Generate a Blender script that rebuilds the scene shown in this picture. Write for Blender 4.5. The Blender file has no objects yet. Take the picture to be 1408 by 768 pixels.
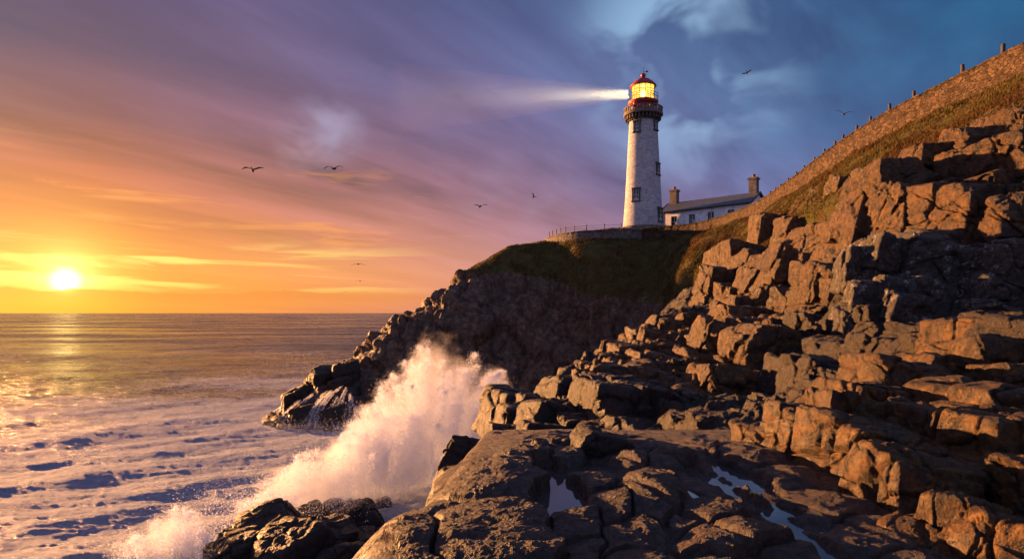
import bpy, math, random
import numpy as np
from mathutils import Vector, Matrix
R = math.radians
rng = np.random.default_rng(7)
random.seed(7)
sc = bpy.context.scene
F = 900.0; HZ = 14.0           # focal length in photo pixels, eye height above the sea

# ------------------------------------------------------------------ camera
cam = bpy.data.objects.new('camera', bpy.data.cameras.new('camera'))
sc.collection.objects.link(cam); sc.camera = cam
cam.location = (0, 0, HZ); cam.rotation_euler = (R(90), 0, 0)
cam.data.sensor_width = 36; cam.data.lens = F/1408*36
cam.data.shift_y = 46/1408
cam.data.clip_start = .1; cam.data.clip_end = 120000

# ------------------------------------------------------------------ exposure, sun
sc.view_settings.view_transform = 'Standard'; sc.view_settings.look = 'None'
sc.view_settings.gamma = 1; sc.view_settings.exposure = 2.25
EXPO = 2**2.25
SUN_AZ, SUN_EL = -53, 5.2
sl = bpy.data.lights.new('sun', 'SUN'); sl.energy = 4.3; sl.angle = R(0.8); sl.color = (1, .44, .15)
so = bpy.data.objects.new('sun', sl); sc.collection.objects.link(so)
sdir = Vector((math.sin(R(SUN_AZ))*math.cos(R(SUN_EL)), math.cos(R(SUN_AZ))*math.cos(R(SUN_EL)), math.sin(R(SUN_EL))))
so.rotation_euler = sdir.to_track_quat('Z', 'Y').to_euler(); so.location = (-40, 20, 60)

# ------------------------------------------------------------------ node helpers
class NT:
    def __init__(s, tree): s.t = tree; s.n = tree.nodes; s.l = tree.links
    def put(s, sock, v):
        if v is None: return
        if hasattr(v, 'is_output'): s.l.new(v, sock)
        else:
            try: sock.default_value = v
            except Exception: sock.default_value = (v, v, v)
    def node(s, typ, ins=None, **kw):
        n = s.n.new(typ)
        for k, v in kw.items(): setattr(n, k, v)
        for k, v in (ins or {}).items(): s.put(n.inputs[k], v)
        return n
    def m(s, op, a, b=None, c=None, clamp=False):
        n = s.n.new('ShaderNodeMath'); n.operation = op; n.use_clamp = clamp
        s.put(n.inputs[0], a); s.put(n.inputs[1], b); s.put(n.inputs[2], c)
        return n.outputs[0]
    def mr(s, v, a, b, c=0., d=1., smooth=True):
        n = s.n.new('ShaderNodeMapRange'); n.interpolation_type = 'SMOOTHSTEP' if smooth else 'LINEAR'
        for i, x in enumerate((v, a, b, c, d)): s.put(n.inputs[i], x)
        return n.outputs[0]
    def mix(s, f, a, b, blend='MIX'):
        n = s.n.new('ShaderNodeMix'); n.data_type = 'RGBA'; n.blend_type = blend
        s.put(n.inputs[0], f); s.put(n.inputs[6], col4(a)); s.put(n.inputs[7], col4(b))
        return n.outputs[2]
    def noise(s, vec, scale, detail=4, rough=.5, dist=0., dim='3D'):
        n = s.n.new('ShaderNodeTexNoise'); n.noise_dimensions = dim
        s.put(n.inputs['Vector'], vec); s.put(n.inputs['Scale'], scale); s.put(n.inputs['Detail'], detail)
        s.put(n.inputs['Roughness'], rough); s.put(n.inputs['Distortion'], dist)
        return n.outputs[0]
    def xyz(s, x, y, z):
        n = s.n.new('ShaderNodeCombineXYZ'); s.put(n.inputs[0], x); s.put(n.inputs[1], y); s.put(n.inputs[2], z)
        return n.outputs[0]
    def ramp(s, f, stops):
        n = s.n.new('ShaderNodeValToRGB'); s.put(n.inputs[0], f); e = n.color_ramp.elements
        while len(e) < len(stops): e.new(0.5)
        for i, (p, c) in enumerate(stops): e[i].position = p; e[i].color = col4(c)
        return n.outputs[0]
    def bump(s, h, strength=.5, dist=.05, normal=None):
        n = s.n.new('ShaderNodeBump'); s.put(n.inputs['Height'], h); s.put(n.inputs['Strength'], strength)
        s.put(n.inputs['Distance'], dist)
        if normal is not None: s.put(n.inputs['Normal'], normal)
        return n.outputs[0]
def col4(c):
    if hasattr(c, 'is_output'): return c
    if isinstance(c, (int, float)): return (c, c, c, 1)
    return tuple(c) + (1,) if len(c) == 3 else tuple(c)
def lin(c):
    c = np.asarray(c, float)/255.
    return np.where(c <= .04045, c/12.92, ((c+.055)/1.055)**2.4)

# ------------------------------------------------------------------ world
SKY_PX = [0, 200, 400, 600, 800, 1000, 1200, 1408]
SKY_PY = [0, 80, 160, 240, 320, 370, 400, 430]
SKY = [
 [(92,74,112),(98,86,132),(110,98,146),(88,98,150),(84,115,165),(74,128,178),(42,105,155),(30,115,165)],
 [(120,80,92),(116,82,106),(122,102,142),(108,105,155),(100,115,170),(105,150,195),(55,112,163),(38,106,156)],
 [(172,92,66),(152,95,98),(138,110,145),(122,112,158),(106,112,165),(100,140,190),(66,112,165),(50,105,158)],
 [(232,118,18),(218,118,58),(186,118,112),(162,118,140),(132,118,168),(110,128,182),(84,116,172),(72,108,162)],
 [(250,142,5),(247,140,32),(230,138,88),(204,134,124),(165,128,158),(142,128,178),(118,122,176),(98,113,166)],
 [(255,172,30),(255,170,50),(248,162,82),(228,152,115),(186,138,150),(150,130,170),(125,125,170),(105,115,165)],
 [(252,150,24),(255,162,46),(250,160,76),(232,152,112),(190,140,145),(152,130,162),(128,125,165),(108,115,160)],
 [(255,166,45),(252,162,60),(244,158,84),(226,150,112),(190,140,140),(152,130,158),(128,122,160),(108,112,155)]]
SKYL = lin(np.array(SKY))*np.array([1., .87, .93])*np.array([.80, .80, .82, .85, .9, .96, .96, .93])[:, None, None]/EXPO
def skycol(px, py):
    px = min(max(px, 0), 1408); py = min(max(py, 0), 430)
    i = max(0, min(6, np.searchsorted(SKY_PX, px)-1)); j = max(0, min(6, np.searchsorted(SKY_PY, py)-1))
    u = (px-SKY_PX[i])/(SKY_PX[i+1]-SKY_PX[i]); v = (py-SKY_PY[j])/(SKY_PY[j+1]-SKY_PY[j])
    return tuple((1-v)*((1-u)*SKYL[j][i]+u*SKYL[j][i+1]) + v*((1-u)*SKYL[j+1][i]+u*SKYL[j+1][i+1]))
world = bpy.data.worlds.new('World'); sc.world = world; world.use_nodes = True
w = NT(world.node_tree); w.n.clear()
tc = w.node('ShaderNodeTexCoord').outputs['Generated']
sp = w.node('ShaderNodeSeparateXYZ', {0: tc}); X, Y, Z = sp.outputs
az = w.m('MULTIPLY', w.m('ARCTAN2', X, Y), 180/math.pi)
el = w.m('MULTIPLY', w.m('ARCSINE', Z), 180/math.pi)
zc = w.m('MAXIMUM', Z, .0)
zz = w.m('ADD', zc, .10)
# planar cloud-deck coordinates: streaks fan out from the horizon
cx = w.m('DIVIDE', X, zz); cy = w.m('DIVIDE', Y, zz)
rot = R(-56)
su = w.m('SUBTRACT', w.m('MULTIPLY', cx, math.cos(rot)), w.m('MULTIPLY', cy, math.sin(rot)))
sv = w.m('ADD', w.m('MULTIPLY', cx, math.sin(rot)), w.m('MULTIPLY', cy, math.cos(rot)))
deck = w.xyz(w.m('MULTIPLY', su, .27), w.m('MULTIPLY', sv, 1.0), 0.)
n1 = w.noise(deck, .85, 5, .5, .6)
n2 = w.noise(deck, 2.6, 5, .55, .4)
warp = w.m('ADD', w.m('MULTIPLY', w.m('SUBTRACT', n1, .5), 9.), w.m('MULTIPLY', w.m('SUBTRACT', n2, .5), 2.5))
elw = w.m('ADD', el, w.m('MULTIPLY', warp, w.mr(el, 1, 9)))
azw = w.m('ADD', az, w.m('MULTIPLY', warp, .8))
t = w.m('DIVIDE', w.m('ADD', azw, 43.), 86., clamp=True)
els = [0, 1.8, 3.6, 6, 9.5, 14, 19, 26]
rows = []
for e in els:
    st = []
    for k in range(9):
        a = R(-43+86*k/8)
        st.append((k/8, skycol(704+900*math.tan(a), 430-900*math.tan(R(e))/math.cos(a))))
    rows.append(w.ramp(t, st))
c = rows[0]
for k in range(1, len(els)):
    c = w.mix(w.mr(elw, els[k-1], els[k], smooth=False), c, rows[k])
# soft cloud shading, stronger up in the deck
sh = w.m('ADD', w.m('MULTIPLY', w.m('SUBTRACT', n1, .52), 2.9), w.m('MULTIPLY', w.m('SUBTRACT', n2, .52), 1.7))
sh = w.m('ADD', 1., w.m('MULTIPLY', sh, w.mr(el, 2, 12, .12, .85)))
c = w.mix(1., c, w.xyz(sh, sh, w.m('ADD', w.m('MULTIPLY', sh, .75), .25)), 'MULTIPLY')
def dirv(px, py):
    return Vector(((px-704)/F, 1, (430-py)/F)).normalized()
def spot(px, py, lo, hi):
    d = dirv(px, py)
    n = w.node('ShaderNodeVectorMath', {0: tc}, operation='DOT_PRODUCT'); n.inputs[1].default_value = d
    ang = w.m('MULTIPLY', w.m('ARCCOSINE', w.m('MINIMUM', n.outputs['Value'], .999999)), 180/math.pi)
    return ang, w.mr(ang, lo, hi, 1, 0)
# pale openings in the deck
n5 = w.noise(w.xyz(w.m('MULTIPLY', az, .10), w.m('MULTIPLY', el, .13), 2.), 1.3, 3.5, .5, .4)
for px, py, r_, s_, colr in ((450, 178, 4.2, .42, (195,190,225)), (395, 200, 3.4, .25, (215,180,195)), (945, 95, 11, .85, (165,198,232)), (905, 30, 9, .6, (145,185,222)),
                         (965, 200, 9, .18, (150,175,220)), (1200, 30, 12, .14, (70,150,200)), (720, 270, 8, .15, (190,170,205))):
    ang, mk = spot(px, py, 0, r_)
    k = w.mr(n5, .42, .66)
    c = w.mix(w.m('MULTIPLY', w.m('MULTIPLY', mk, s_), w.m('ADD', w.m('MULTIPLY', k, 1.1), .0)), c, tuple(lin(colr)/EXPO))
# low bright streaks over the sea
st = w.xyz(w.m('MULTIPLY', az, .045), w.m('MULTIPLY', w.m('ADD', el, w.m('MULTIPLY', az, .012)), .62), 3.)
n3 = w.noise(st, 1.35, 6, .55, .5)
m3 = w.m('MULTIPLY', w.mr(n3, .48, .62), w.m('MULTIPLY', w.mr(el, 1.2, 2.6), w.mr(el, 4., 6.5, 1, 0)))
m3 = w.m('MULTIPLY', m3, w.mr(az, -4, -20, 0, 1))
c = w.mix(w.m('MULTIPLY', m3, .8), c, tuple(lin((255, 222, 110))/EXPO*1.15))
st2 = w.xyz(w.m('MULTIPLY', az, .05), w.m('MULTIPLY', el, .5), 9.)
n4 = w.noise(st2, 1.6, 6, .6, .6)
m4 = w.m('MULTIPLY', w.mr(n4, .56, .72), w.m('MULTIPLY', w.mr(el, 4, 6), w.mr(el, 8, 15, 1, 0)))
m4 = w.m('MULTIPLY', m4, w.mr(az, 2, -16, 0, .55))
c = w.mix(m4, c, tuple(lin((255, 158, 70))/EXPO))
# long ragged bank just over the horizon
bank = w.m('ADD', 1.75, w.m('MULTIPLY', w.m('SUBTRACT', w.noise(w.xyz(w.m('MULTIPLY', az, .12), 0., 5.), 1.7, 5, .6), .5), 1.5))
mb = w.m('MULTIPLY', w.m('MULTIPLY', w.mr(el, w.m('SUBTRACT', bank, .12), bank, 1, 0), w.mr(el, .5, 1.5)), w.mr(az, 0, -20, .1, .6))
c = w.mix(mb, c, tuple(lin((222, 128, 52))/EXPO))
# the sun and its glow
ang, g1 = spot(90, 386, 0, 12)
g1 = w.m('POWER', g1, 3.)
c = w.mix(w.m('MULTIPLY', g1, .32), c, tuple(lin((255, 200, 40))/EXPO*1.3))
ex = w.m('EXPONENT', w.m('MULTIPLY', ang, -1.15))
brk = w.mr(el, w.m('SUBTRACT', bank, .15), w.m('ADD', bank, .05), .12, 1)
glow = w.m('MULTIPLY', w.m('ADD', w.m('ADD', w.m('MULTIPLY', ex, 3.2/EXPO), w.m('MULTIPLY', w.m('EXPONENT', w.m('MULTIPLY', ang, -.42)), .32/EXPO)), w.m('MULTIPLY', w.mr(ang, .0, 1.3, 1, 0), 5./EXPO)), brk)
c = w.mix(1., c, w.xyz(glow, w.m('MULTIPLY', glow, .68), w.m('MULTIPLY', glow, .22)), 'ADD')
# behind the camera the deck fades to a dull blue mauve
c = w.mix(w.mr(Y, .35, -.35), c, tuple(lin((132, 136, 182))/EXPO))
c = w.mix(w.mr(Z, -.01, -.06), c, tuple(lin((50, 50, 68))/EXPO))
bg1 = w.node('ShaderNodeBackground', {'Color': c, 'Strength': 1.0})
nish = w.node('ShaderNodeTexSky', sky_type='NISHITA'); nish.sun_disc = False
nish.sun_elevation = R(SUN_EL); nish.sun_rotation = R(SUN_AZ)
bg2 = w.node('ShaderNodeBackground', {'Color': nish.outputs[0], 'Strength': .004})
add = w.node('ShaderNodeAddShader', {0: bg1.outputs[0], 1: bg2.outputs[0]})
w.node('ShaderNodeOutputWorld', {0: add.outputs[0]})
world.cycles.sampling_method = 'MANUAL'; world.cycles.sample_map_resolution = 512
sc.cycles.max_bounces = 9; sc.cycles.diffuse_bounces = 3; sc.cycles.transparent_max_bounces = 12
sc.cycles.volume_bounces = 5; sc.cycles.volume_step_rate = 2.; sc.cycles.volume_max_steps = 128; sc.cycles.use_adaptive_sampling = True; sc.cycles.adaptive_threshold = .02
sc.cycles.use_denoising = True

# ------------------------------------------------------------------ numpy noise
def _h(ix, iy, iz, s):
    h = (ix.astype(np.int64)*374761393 + iy.astype(np.int64)*668265263 + iz.astype(np.int64)*2147483647 + s*974634777) & 0xffffffff
    h = ((h ^ (h >> 13))*1274126177) & 0xffffffff
    h = ((h ^ (h >> 16))*2246822519) & 0xffffffff
    return ((h ^ (h >> 15)) & 0xffffff)/float(0xffffff)
def vnoise(P, s=0):
    I = np.floor(P).astype(np.int64); f = P-I; f = f*f*f*(f*(f*6-15)+10)
    o = 0
    for dx in (0, 1):
        for dy in (0, 1):
            for dz in (0, 1):
                wgt = (f[:,0] if dx else 1-f[:,0])*(f[:,1] if dy else 1-f[:,1])*(f[:,2] if dz else 1-f[:,2])
                o = o + wgt*_h(I[:,0]+dx, I[:,1]+dy, I[:,2]+dz, s)
    return o
def fbm(P, oct=4, s=0, g=.5, l=2.1):
    o = 0; a = 1; tot = 0
    for k in range(oct):
        o = o + a*(vnoise(P, s+k)-.5); tot += a; a *= g; P = P*l+17.3
    return o/tot*2
def voro(P, s=0, jit=.9):
    """nearest and second nearest feature point; returns F1, F2, random of the cell, offset to its centre"""
    I = np.floor(P).astype(np.int64)
    n = len(P); F1 = np.full(n, 9.); F2 = np.full(n, 9.); rid = np.zeros(n); off = np.zeros((n, 3))
    for dx in (-1, 0, 1):
        for dy in (-1, 0, 1):
            for dz in (-1, 0, 1):
                a, b, c_ = I[:,0]+dx, I[:,1]+dy, I[:,2]+dz
                h0 = _h(a, b, c_, s)
                q = np.stack([a+.5+jit*(_h(a, b, c_, s+1)-.5), b+.5+jit*(_h(a, b, c_, s+2)-.5), c_+.5+jit*(h0-.5)], 1)
                dv = P-q; d = np.sqrt((dv*dv).sum(1))
                nr = d < F1
                F2 = np.where(nr, F1, np.minimum(F2, d)); F1 = np.where(nr, d, F1)
                rid = np.where(nr, (h0*7.31) % 1, rid); off[nr] = dv[nr]
    return F1, F2, rid, off
def sstep(a, b, x):
    t_ = np.clip((x-a)/(b-a), 0, 1); return t_*t_*(3-2*t_)

# ------------------------------------------------------------------ mesh helpers
def link_mesh(name, V, Fc, mat, parent=None, smooth=True, attrs=None):
    me = bpy.data.meshes.new(name)
    if isinstance(V, np.ndarray) and isinstance(Fc, np.ndarray):
        me.vertices.add(len(V)); me.vertices.foreach_set('co', V.astype(np.float32).ravel())
        k = Fc.shape[1]
        me.loops.add(Fc.size); me.loops.foreach_set('vertex_index', Fc.astype(np.int32).ravel())
        me.polygons.add(len(Fc)); me.polygons.foreach_set('loop_start', np.arange(0, Fc.size, k, dtype=np.int32))
        me.polygons.foreach_set('loop_total', np.full(len(Fc), k, np.int32))
        me.update(calc_edges=True)
    else:
        me.from_pydata([tuple(v) for v in V], [], [tuple(f) for f in Fc]); me.update()
    me.polygons.foreach_set('use_smooth', np.full(len(me.polygons), smooth, bool))
    for k, v in (attrs or {}).items():
        a = me.attributes.new(k, 'FLOAT', 'POINT'); a.data.foreach_set('value', np.asarray(v, np.float32))
    if mat: me.materials.append(mat)
    o = bpy.data.objects.new(name, me); sc.collection.objects.link(o)
    if parent: o.parent = parent
    return o
def empty(name, loc=(0, 0, 0), rz=0):
    o = bpy.data.objects.new(name, None); sc.collection.objects.link(o)
    o.location = loc; o.rotation_euler = (0, 0, rz); o.empty_display_size = .3
    return o
def tag(o, label=None, cat=None, group=None, kind=None):
    if label: o['label'] = label
    if cat: o['category'] = cat
    if group: o['group'] = group
    if kind: o['kind'] = kind
    return o
def at(px, py, y): return Vector(((px-704)/F*y, y, HZ-(py-430)/F*y))
class MB:
    """collects boxes, bars and lathes for one mesh"""
    def __init__(s): s.V = []; s.F = []
    def add(s, V, Fc):
        b = len(s.V); s.V += [tuple(v) for v in V]; s.F += [tuple(i+b for i in f) for f in Fc]; return s
    def box(s, x0, x1, y0, y1, z0, z1, M=None):
        V = [Vector((x, y, z)) for x in (x0, x1) for y in (y0, y1) for z in (z0, z1)]
        if M: V = [M @ v for v in V]
        return s.add(V, [(0,1,3,2), (4,6,7,5), (0,4,5,1), (2,3,7,6), (0,2,6,4), (1,5,7,3)])
    def bar(s, a, b, r, n=6, r2=None, caps=True):
        a = Vector(a); b = Vector(b); d = (b-a).normalized(); u = d.orthogonal().normalized(); v = d.cross(u)
        r2 = r if r2 is None else r2; V = []
        for p, q in ((a, r), (b, r2)):
            for k in range(n):
                t_ = 2*math.pi*k/n; V.append(p+(u*math.cos(t_)+v*math.sin(t_))*q)
        Fc = [(k, (k+1) % n, n+(k+1) % n, n+k) for k in range(n)]
        if caps: Fc += [tuple(range(n))[::-1], tuple(range(n, 2*n))]
        return s.add(V, Fc)
    def lathe(s, prof, n=48, c=(0, 0), close=False):
        V = []; m_ = len(prof)
        for r_, z in prof:
            for k in range(n):
                t_ = 2*math.pi*k/n; V.append((c[0]+r_*math.cos(t_), c[1]+r_*math.sin(t_), z))
        Fc = [(i*n+k, i*n+(k+1) % n, (i+1)*n+(k+1) % n, (i+1)*n+k) for i in range(m_-1) for k in range(n)]
        if not close: Fc += [tuple(range(n))[::-1], tuple(range((m_-1)*n, m_*n))]
        else: Fc += [((m_-1)*n+k, (m_-1)*n+(k+1) % n, (k+1) % n, k) for k in range(n)]
        return s.add(V, Fc)
    def build(s, name, mat, parent=None, smooth=False):
        return link_mesh(name, s.V, s.F, mat, parent, smooth)

# ------------------------------------------------------------------ materials
def new_mat(name):
    m_ = bpy.data.materials.new(name); m_.use_nodes = True; m_.node_tree.nodes.clear()
    return m_, NT(m_.node_tree)
def simple(name, colr, rough=.6, metal=0, var=.12, scale=6, bump=.2, bdist=.01, spec=.4):
    m_, n = new_mat(name)
    pos = n.node('ShaderNodeNewGeometry').outputs['Position']
    nz = n.noise(pos, scale, 6, .6)
    a = tuple(x*(1-var*2) for x in colr); b = tuple(min(1, x*(1+var)) for x in colr)
    cc = n.mix(n.mr(nz, .3, .7), a, b)
    p = n.node('ShaderNodeBsdfPrincipled', {'Base Color': cc, 'Roughness': rough, 'Metallic': metal, 'Specular IOR Level': spec,
               'Normal': n.bump(n.noise(pos, scale*4, 5, .6), bump, bdist)})
    n.node('ShaderNodeOutputMaterial', {0: p.outputs[0]})
    return m_
def rock_mat(name, base, dark, lichen=(.42,.40,.33), lich=.0, rough=.62, grain=1.0, grass=False, fs=1., orange=.0):
    """fine grained granite: mineral speckle, cracks, stains; optional turf by the attribute 'grass'"""
    m_, n = new_mat(name)
    pos = n.node('ShaderNodeNewGeometry').outputs['Position']
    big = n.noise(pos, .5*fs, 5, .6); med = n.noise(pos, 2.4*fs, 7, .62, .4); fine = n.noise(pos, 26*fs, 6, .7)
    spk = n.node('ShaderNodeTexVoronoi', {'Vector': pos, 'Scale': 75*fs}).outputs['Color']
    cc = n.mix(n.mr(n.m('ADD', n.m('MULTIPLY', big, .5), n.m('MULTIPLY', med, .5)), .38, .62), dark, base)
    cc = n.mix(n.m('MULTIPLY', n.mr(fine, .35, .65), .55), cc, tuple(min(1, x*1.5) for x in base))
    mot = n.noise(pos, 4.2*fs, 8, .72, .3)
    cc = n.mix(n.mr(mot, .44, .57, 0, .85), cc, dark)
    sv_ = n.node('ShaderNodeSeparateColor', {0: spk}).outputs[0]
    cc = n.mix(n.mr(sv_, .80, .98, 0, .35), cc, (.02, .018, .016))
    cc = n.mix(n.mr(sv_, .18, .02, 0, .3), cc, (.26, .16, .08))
    if lich:
        lm = n.m('MULTIPLY', n.mr(n.noise(pos, 1.7*fs, 8, .68, .3), .52, .64), n.mr(n.noise(pos, 9*fs, 5, .6), .42, .6))
        nrm = n.node('ShaderNodeSeparateXYZ', {0: n.node('ShaderNodeNewGeometry').outputs['Normal']}).outputs[2]
        cc = n.mix(n.m('MULTIPLY', n.m('MULTIPLY', lm, lich), n.mr(nrm, -.2, .6, .35, 1)), cc, lichen)
    if orange:
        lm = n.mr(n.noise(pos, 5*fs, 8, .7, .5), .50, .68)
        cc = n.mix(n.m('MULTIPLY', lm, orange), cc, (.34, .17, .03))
    vec = n.node('ShaderNodeVectorMath', {0: pos, 1: n.node('ShaderNodeTexNoise', {'Vector': pos, 'Scale': .9*fs, 'Detail': 6, 'Roughness': .6}).outputs['Color']}, operation='ADD').outputs[0]
    mpj = n.node('ShaderNodeMapping', {0: vec}); mpj.inputs['Rotation'].default_value = (R(12), R(-14), R(24)); mpj.inputs['Scale'].default_value = (1., .55, 1.5)
    wv = n.node('ShaderNodeTexVoronoi', {'Vector': mpj.outputs[0], 'Scale': .55*fs}, feature='DISTANCE_TO_EDGE').outputs[0]
    gate = n.mr(n.noise(pos, .8*fs, 3, .5), .47, .56)
    crk = n.m('SUBTRACT', 1., n.m('MULTIPLY', n.mr(wv, 0, .03, 1, 0), gate))
    mps = n.node('ShaderNodeMapping', {0: vec}); mps.inputs['Rotation'].default_value = (R(10), R(-16), R(24)); mps.inputs['Scale'].default_value = (.5, .5, 4.)
    strat = n.noise(mps.outputs[0], 1.6*fs, 6, .65)
    pit = n.node('ShaderNodeTexVoronoi', {'Vector': pos, 'Scale': 17*fs}).outputs[0]
    h = n.m('ADD', n.m('ADD', n.m('MULTIPLY', med, 1.1), n.m('ADD', n.m('MULTIPLY', fine, .5*grain), n.m('MULTIPLY', n.noise(pos, 8.5*fs, 6, .7), .7))), n.m('ADD', n.m('MULTIPLY', crk, .35), n.m('ADD', n.m('MULTIPLY', strat, .75), n.m('MULTIPLY', pit, .10*grain))))
    cc = n.mix(n.m('MULTIPLY', n.m('SUBTRACT', 1., crk), .6), cc, (.012, .010, .009))
    cc = n.mix(n.m('MULTIPLY', n.mr(strat, .5, .68), .35), cc, dark)
    nb = n.bump(h, 1., .23/fs)
    nb = n.bump(n.noise(pos, 48*fs, 5, .75), .75*min(1.3, grain), .022/fs, nb)
    ro = n.mr(med, .3, .7, rough-.14, rough+.16)
    p = n.node('ShaderNodeBsdfPrincipled', {'Base Color': cc, 'Roughness': ro, 'Specular IOR Level': .5, 'Normal': nb})
    out = p.outputs[0]
    if grass:
        at_ = n.node('ShaderNodeAttribute', attribute_name='grass').outputs['Fac']
        gn = n.noise(pos, .7, 7, .65, .3); gf = n.noise(pos, 5., 6, .7)
        g = n.mix(n.mr(gn, .35, .65), (.095, .060, .028), (.095, .105, .032))
        g = n.mix(n.m('MULTIPLY', n.mr(gf, .45, .7), .6), g, (.15, .10, .042))
        pg = n.node('ShaderNodeBsdfPrincipled', {'Base Color': g, 'Roughness': .9, 'Specular IOR Level': .1,
                    'Normal': n.bump(n.m('ADD', n.noise(pos, 2.2, 8, .7), n.m('MULTIPLY', n.noise(pos, 11., 5, .7), .4)), 1., .5)})
        mk = n.mr(n.m('ADD', at_, n.m('MULTIPLY', n.m('SUBTRACT', n.noise(pos, .9, 8, .68), .5), 1.1)), .46, .54)
        out = n.node('ShaderNodeMixShader', {0: mk, 1: out, 2: pg.outputs[0]}).outputs[0]
    n.node('ShaderNodeOutputMaterial', {0: out})
    return m_
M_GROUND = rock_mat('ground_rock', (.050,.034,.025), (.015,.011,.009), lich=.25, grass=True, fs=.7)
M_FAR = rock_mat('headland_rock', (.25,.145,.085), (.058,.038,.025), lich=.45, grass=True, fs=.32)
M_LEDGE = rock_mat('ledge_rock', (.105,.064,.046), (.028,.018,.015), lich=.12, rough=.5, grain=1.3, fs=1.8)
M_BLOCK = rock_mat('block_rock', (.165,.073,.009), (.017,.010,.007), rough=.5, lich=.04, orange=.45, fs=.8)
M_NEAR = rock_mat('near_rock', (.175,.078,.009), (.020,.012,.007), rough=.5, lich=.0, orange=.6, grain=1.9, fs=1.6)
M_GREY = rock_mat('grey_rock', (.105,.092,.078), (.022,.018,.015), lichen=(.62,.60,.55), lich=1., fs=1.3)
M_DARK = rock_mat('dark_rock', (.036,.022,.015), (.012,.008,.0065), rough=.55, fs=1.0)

# ------------------------------------------------------------------ blocks seen in the photo: x0,y0,x1,y1 (photo px), distance, yaw, roundness, cluster
B = [
 # near outcrop on the right
 (1062,560,1125,628,9.6,24,.22,'near'),(1118,556,1225,650,9.3,24,.2,'near'),(1138,584,1290,692,8.0,26,.2,'near'),(1196,628,1300,745,7.0,22,.3,'near'),
 (1276,690,1352,800,6.1,22,.3,'near'),(1327,708,1440,830,5.5,20,.4,'near'),(1250,570,1460,690,8.2,30,.22,'near'),
 (1280,538,1460,640,9.9,24,.3,'near'),(1372,640,1470,740,6.7,20,.4,'near'),(1225,735,1335,860,5.9,24,.3,'near'),(1296,640,1400,745,7.3,24,.25,'near'),(1385,735,1480,830,5.6,20,.3,'near'),
 (1182,492,1272,548,12.2,20,.45,'upnear'),(1124,528,1258,580,11.2,26,.3,'upnear'),(1250,484,1312,530,13.2,15,.6,'upnear'),(1297,474,1392,532,13,28,.35,'upnear'),
 (1313,446,1440,500,14.5,20,.6,'upnear'),(1358,502,1440,552,11.6,22,.4,'upnear'),(1024,586,1124,658,10.0,18,.4,'loose'),(975,606,1046,640,10.8,10,.5,'loose'),(600,640,656,690,9.6,12,.5,'loose'),
 # middle of the slope
 (957,368,1002,438,45,28,.15,'mid'),(1006,348,1046,392,45,22,.2,'mid'),(1026,355,1124,428,40,30,.15,'mid'),(1066,408,1110,450,36,20,.3,'mid'),
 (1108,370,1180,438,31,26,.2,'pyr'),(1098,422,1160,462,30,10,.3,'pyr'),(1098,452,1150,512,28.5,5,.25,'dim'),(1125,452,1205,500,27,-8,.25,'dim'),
 (984,424,1050,478,35,26,.18,'mid'),(948,444,1008,520,32,24,.2,'mid'),(998,450,1100,556,28,26,.16,'tall'),(1000,440,1060,500,31,26,.2,'tall'),
 (943,508,1050,572,25,24,.25,'low'),(916,532,976,582,24.5,20,.4,'low'),(1085,495,1200,575,22,4,.3,'dim'),(1180,470,1270,540,21,0,.3,'dim'),
 # upper part of the middle slope
 (1066,300,1112,346,50,22,.35,'high'),(1083,318,1138,360,46,22,.35,'high'),(1118,312,1206,352,40,25,.2,'high'),(1122,345,1166,378,37,20,.3,'high'),(1102,343,1145,372,40,20,.35,'high'),
 (990,342,1066,382,50,20,.3,'high'),(1035,300,1072,345,56,15,.4,'high'),(1116,258,1136,284,52,10,.5,'high'),(1138,248,1166,300,47,12,.5,'high'),(1090,280,1122,306,55,10,.5,'high'),
 # weathered grey dome
 (1154,342,1198,396,27.5,12,.5,'grey'),(1178,332,1240,388,27,10,.5,'grey'),(1228,326,1324,390,26.5,8,.5,'grey'),(1166,388,1200,434,26,5,.5,'grey'),
 (1196,384,1250,428,26,5,.5,'grey'),(1238,386,1300,432,25.5,5,.5,'grey'),(1198,408,1264,452,25,5,.5,'grey'),(1196,436,1345,506,25,0,.4,'grey'),
 (1258,322,1316,352,28,8,.5,'grey'),(1318,345,1440,400,25,0,.3,'stack'),(1322,384,1440,430,24,-4,.25,'stack'),(1326,418,1440,470,23,0,.3,'stack'),(1150,428,1200,470,26,4,.4,'grey'),
 # big blocks upper right
 (1158,245,1232,316,34,26,.35,'top'),(1200,243,1290,272,32.5,24,.3,'top'),(1196,262,1276,322,31.5,28,.15,'top'),(1256,262,1388,342,28.5,30,.16,'topbig'),(1345,276,1450,352,26.5,10,.2,'topbig'),
 (1250,206,1310,234,34,18,.5,'crest'),(1304,182,1364,226,32.5,22,.4,'crest'),(1346,164,1390,194,32.5,15,.5,'crest'),(1350,192,1440,250,29.5,22,.3,'crest'),
 (1302,212,1350,242,31.5,15,.4,'crest'),(1213,230,1270,250,33,14,.5,'crest'),(1294,243,1440,272,29.5,12,.35,'crest'),(1384,150,1440,182,33,15,.5,'crest'),
]
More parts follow.
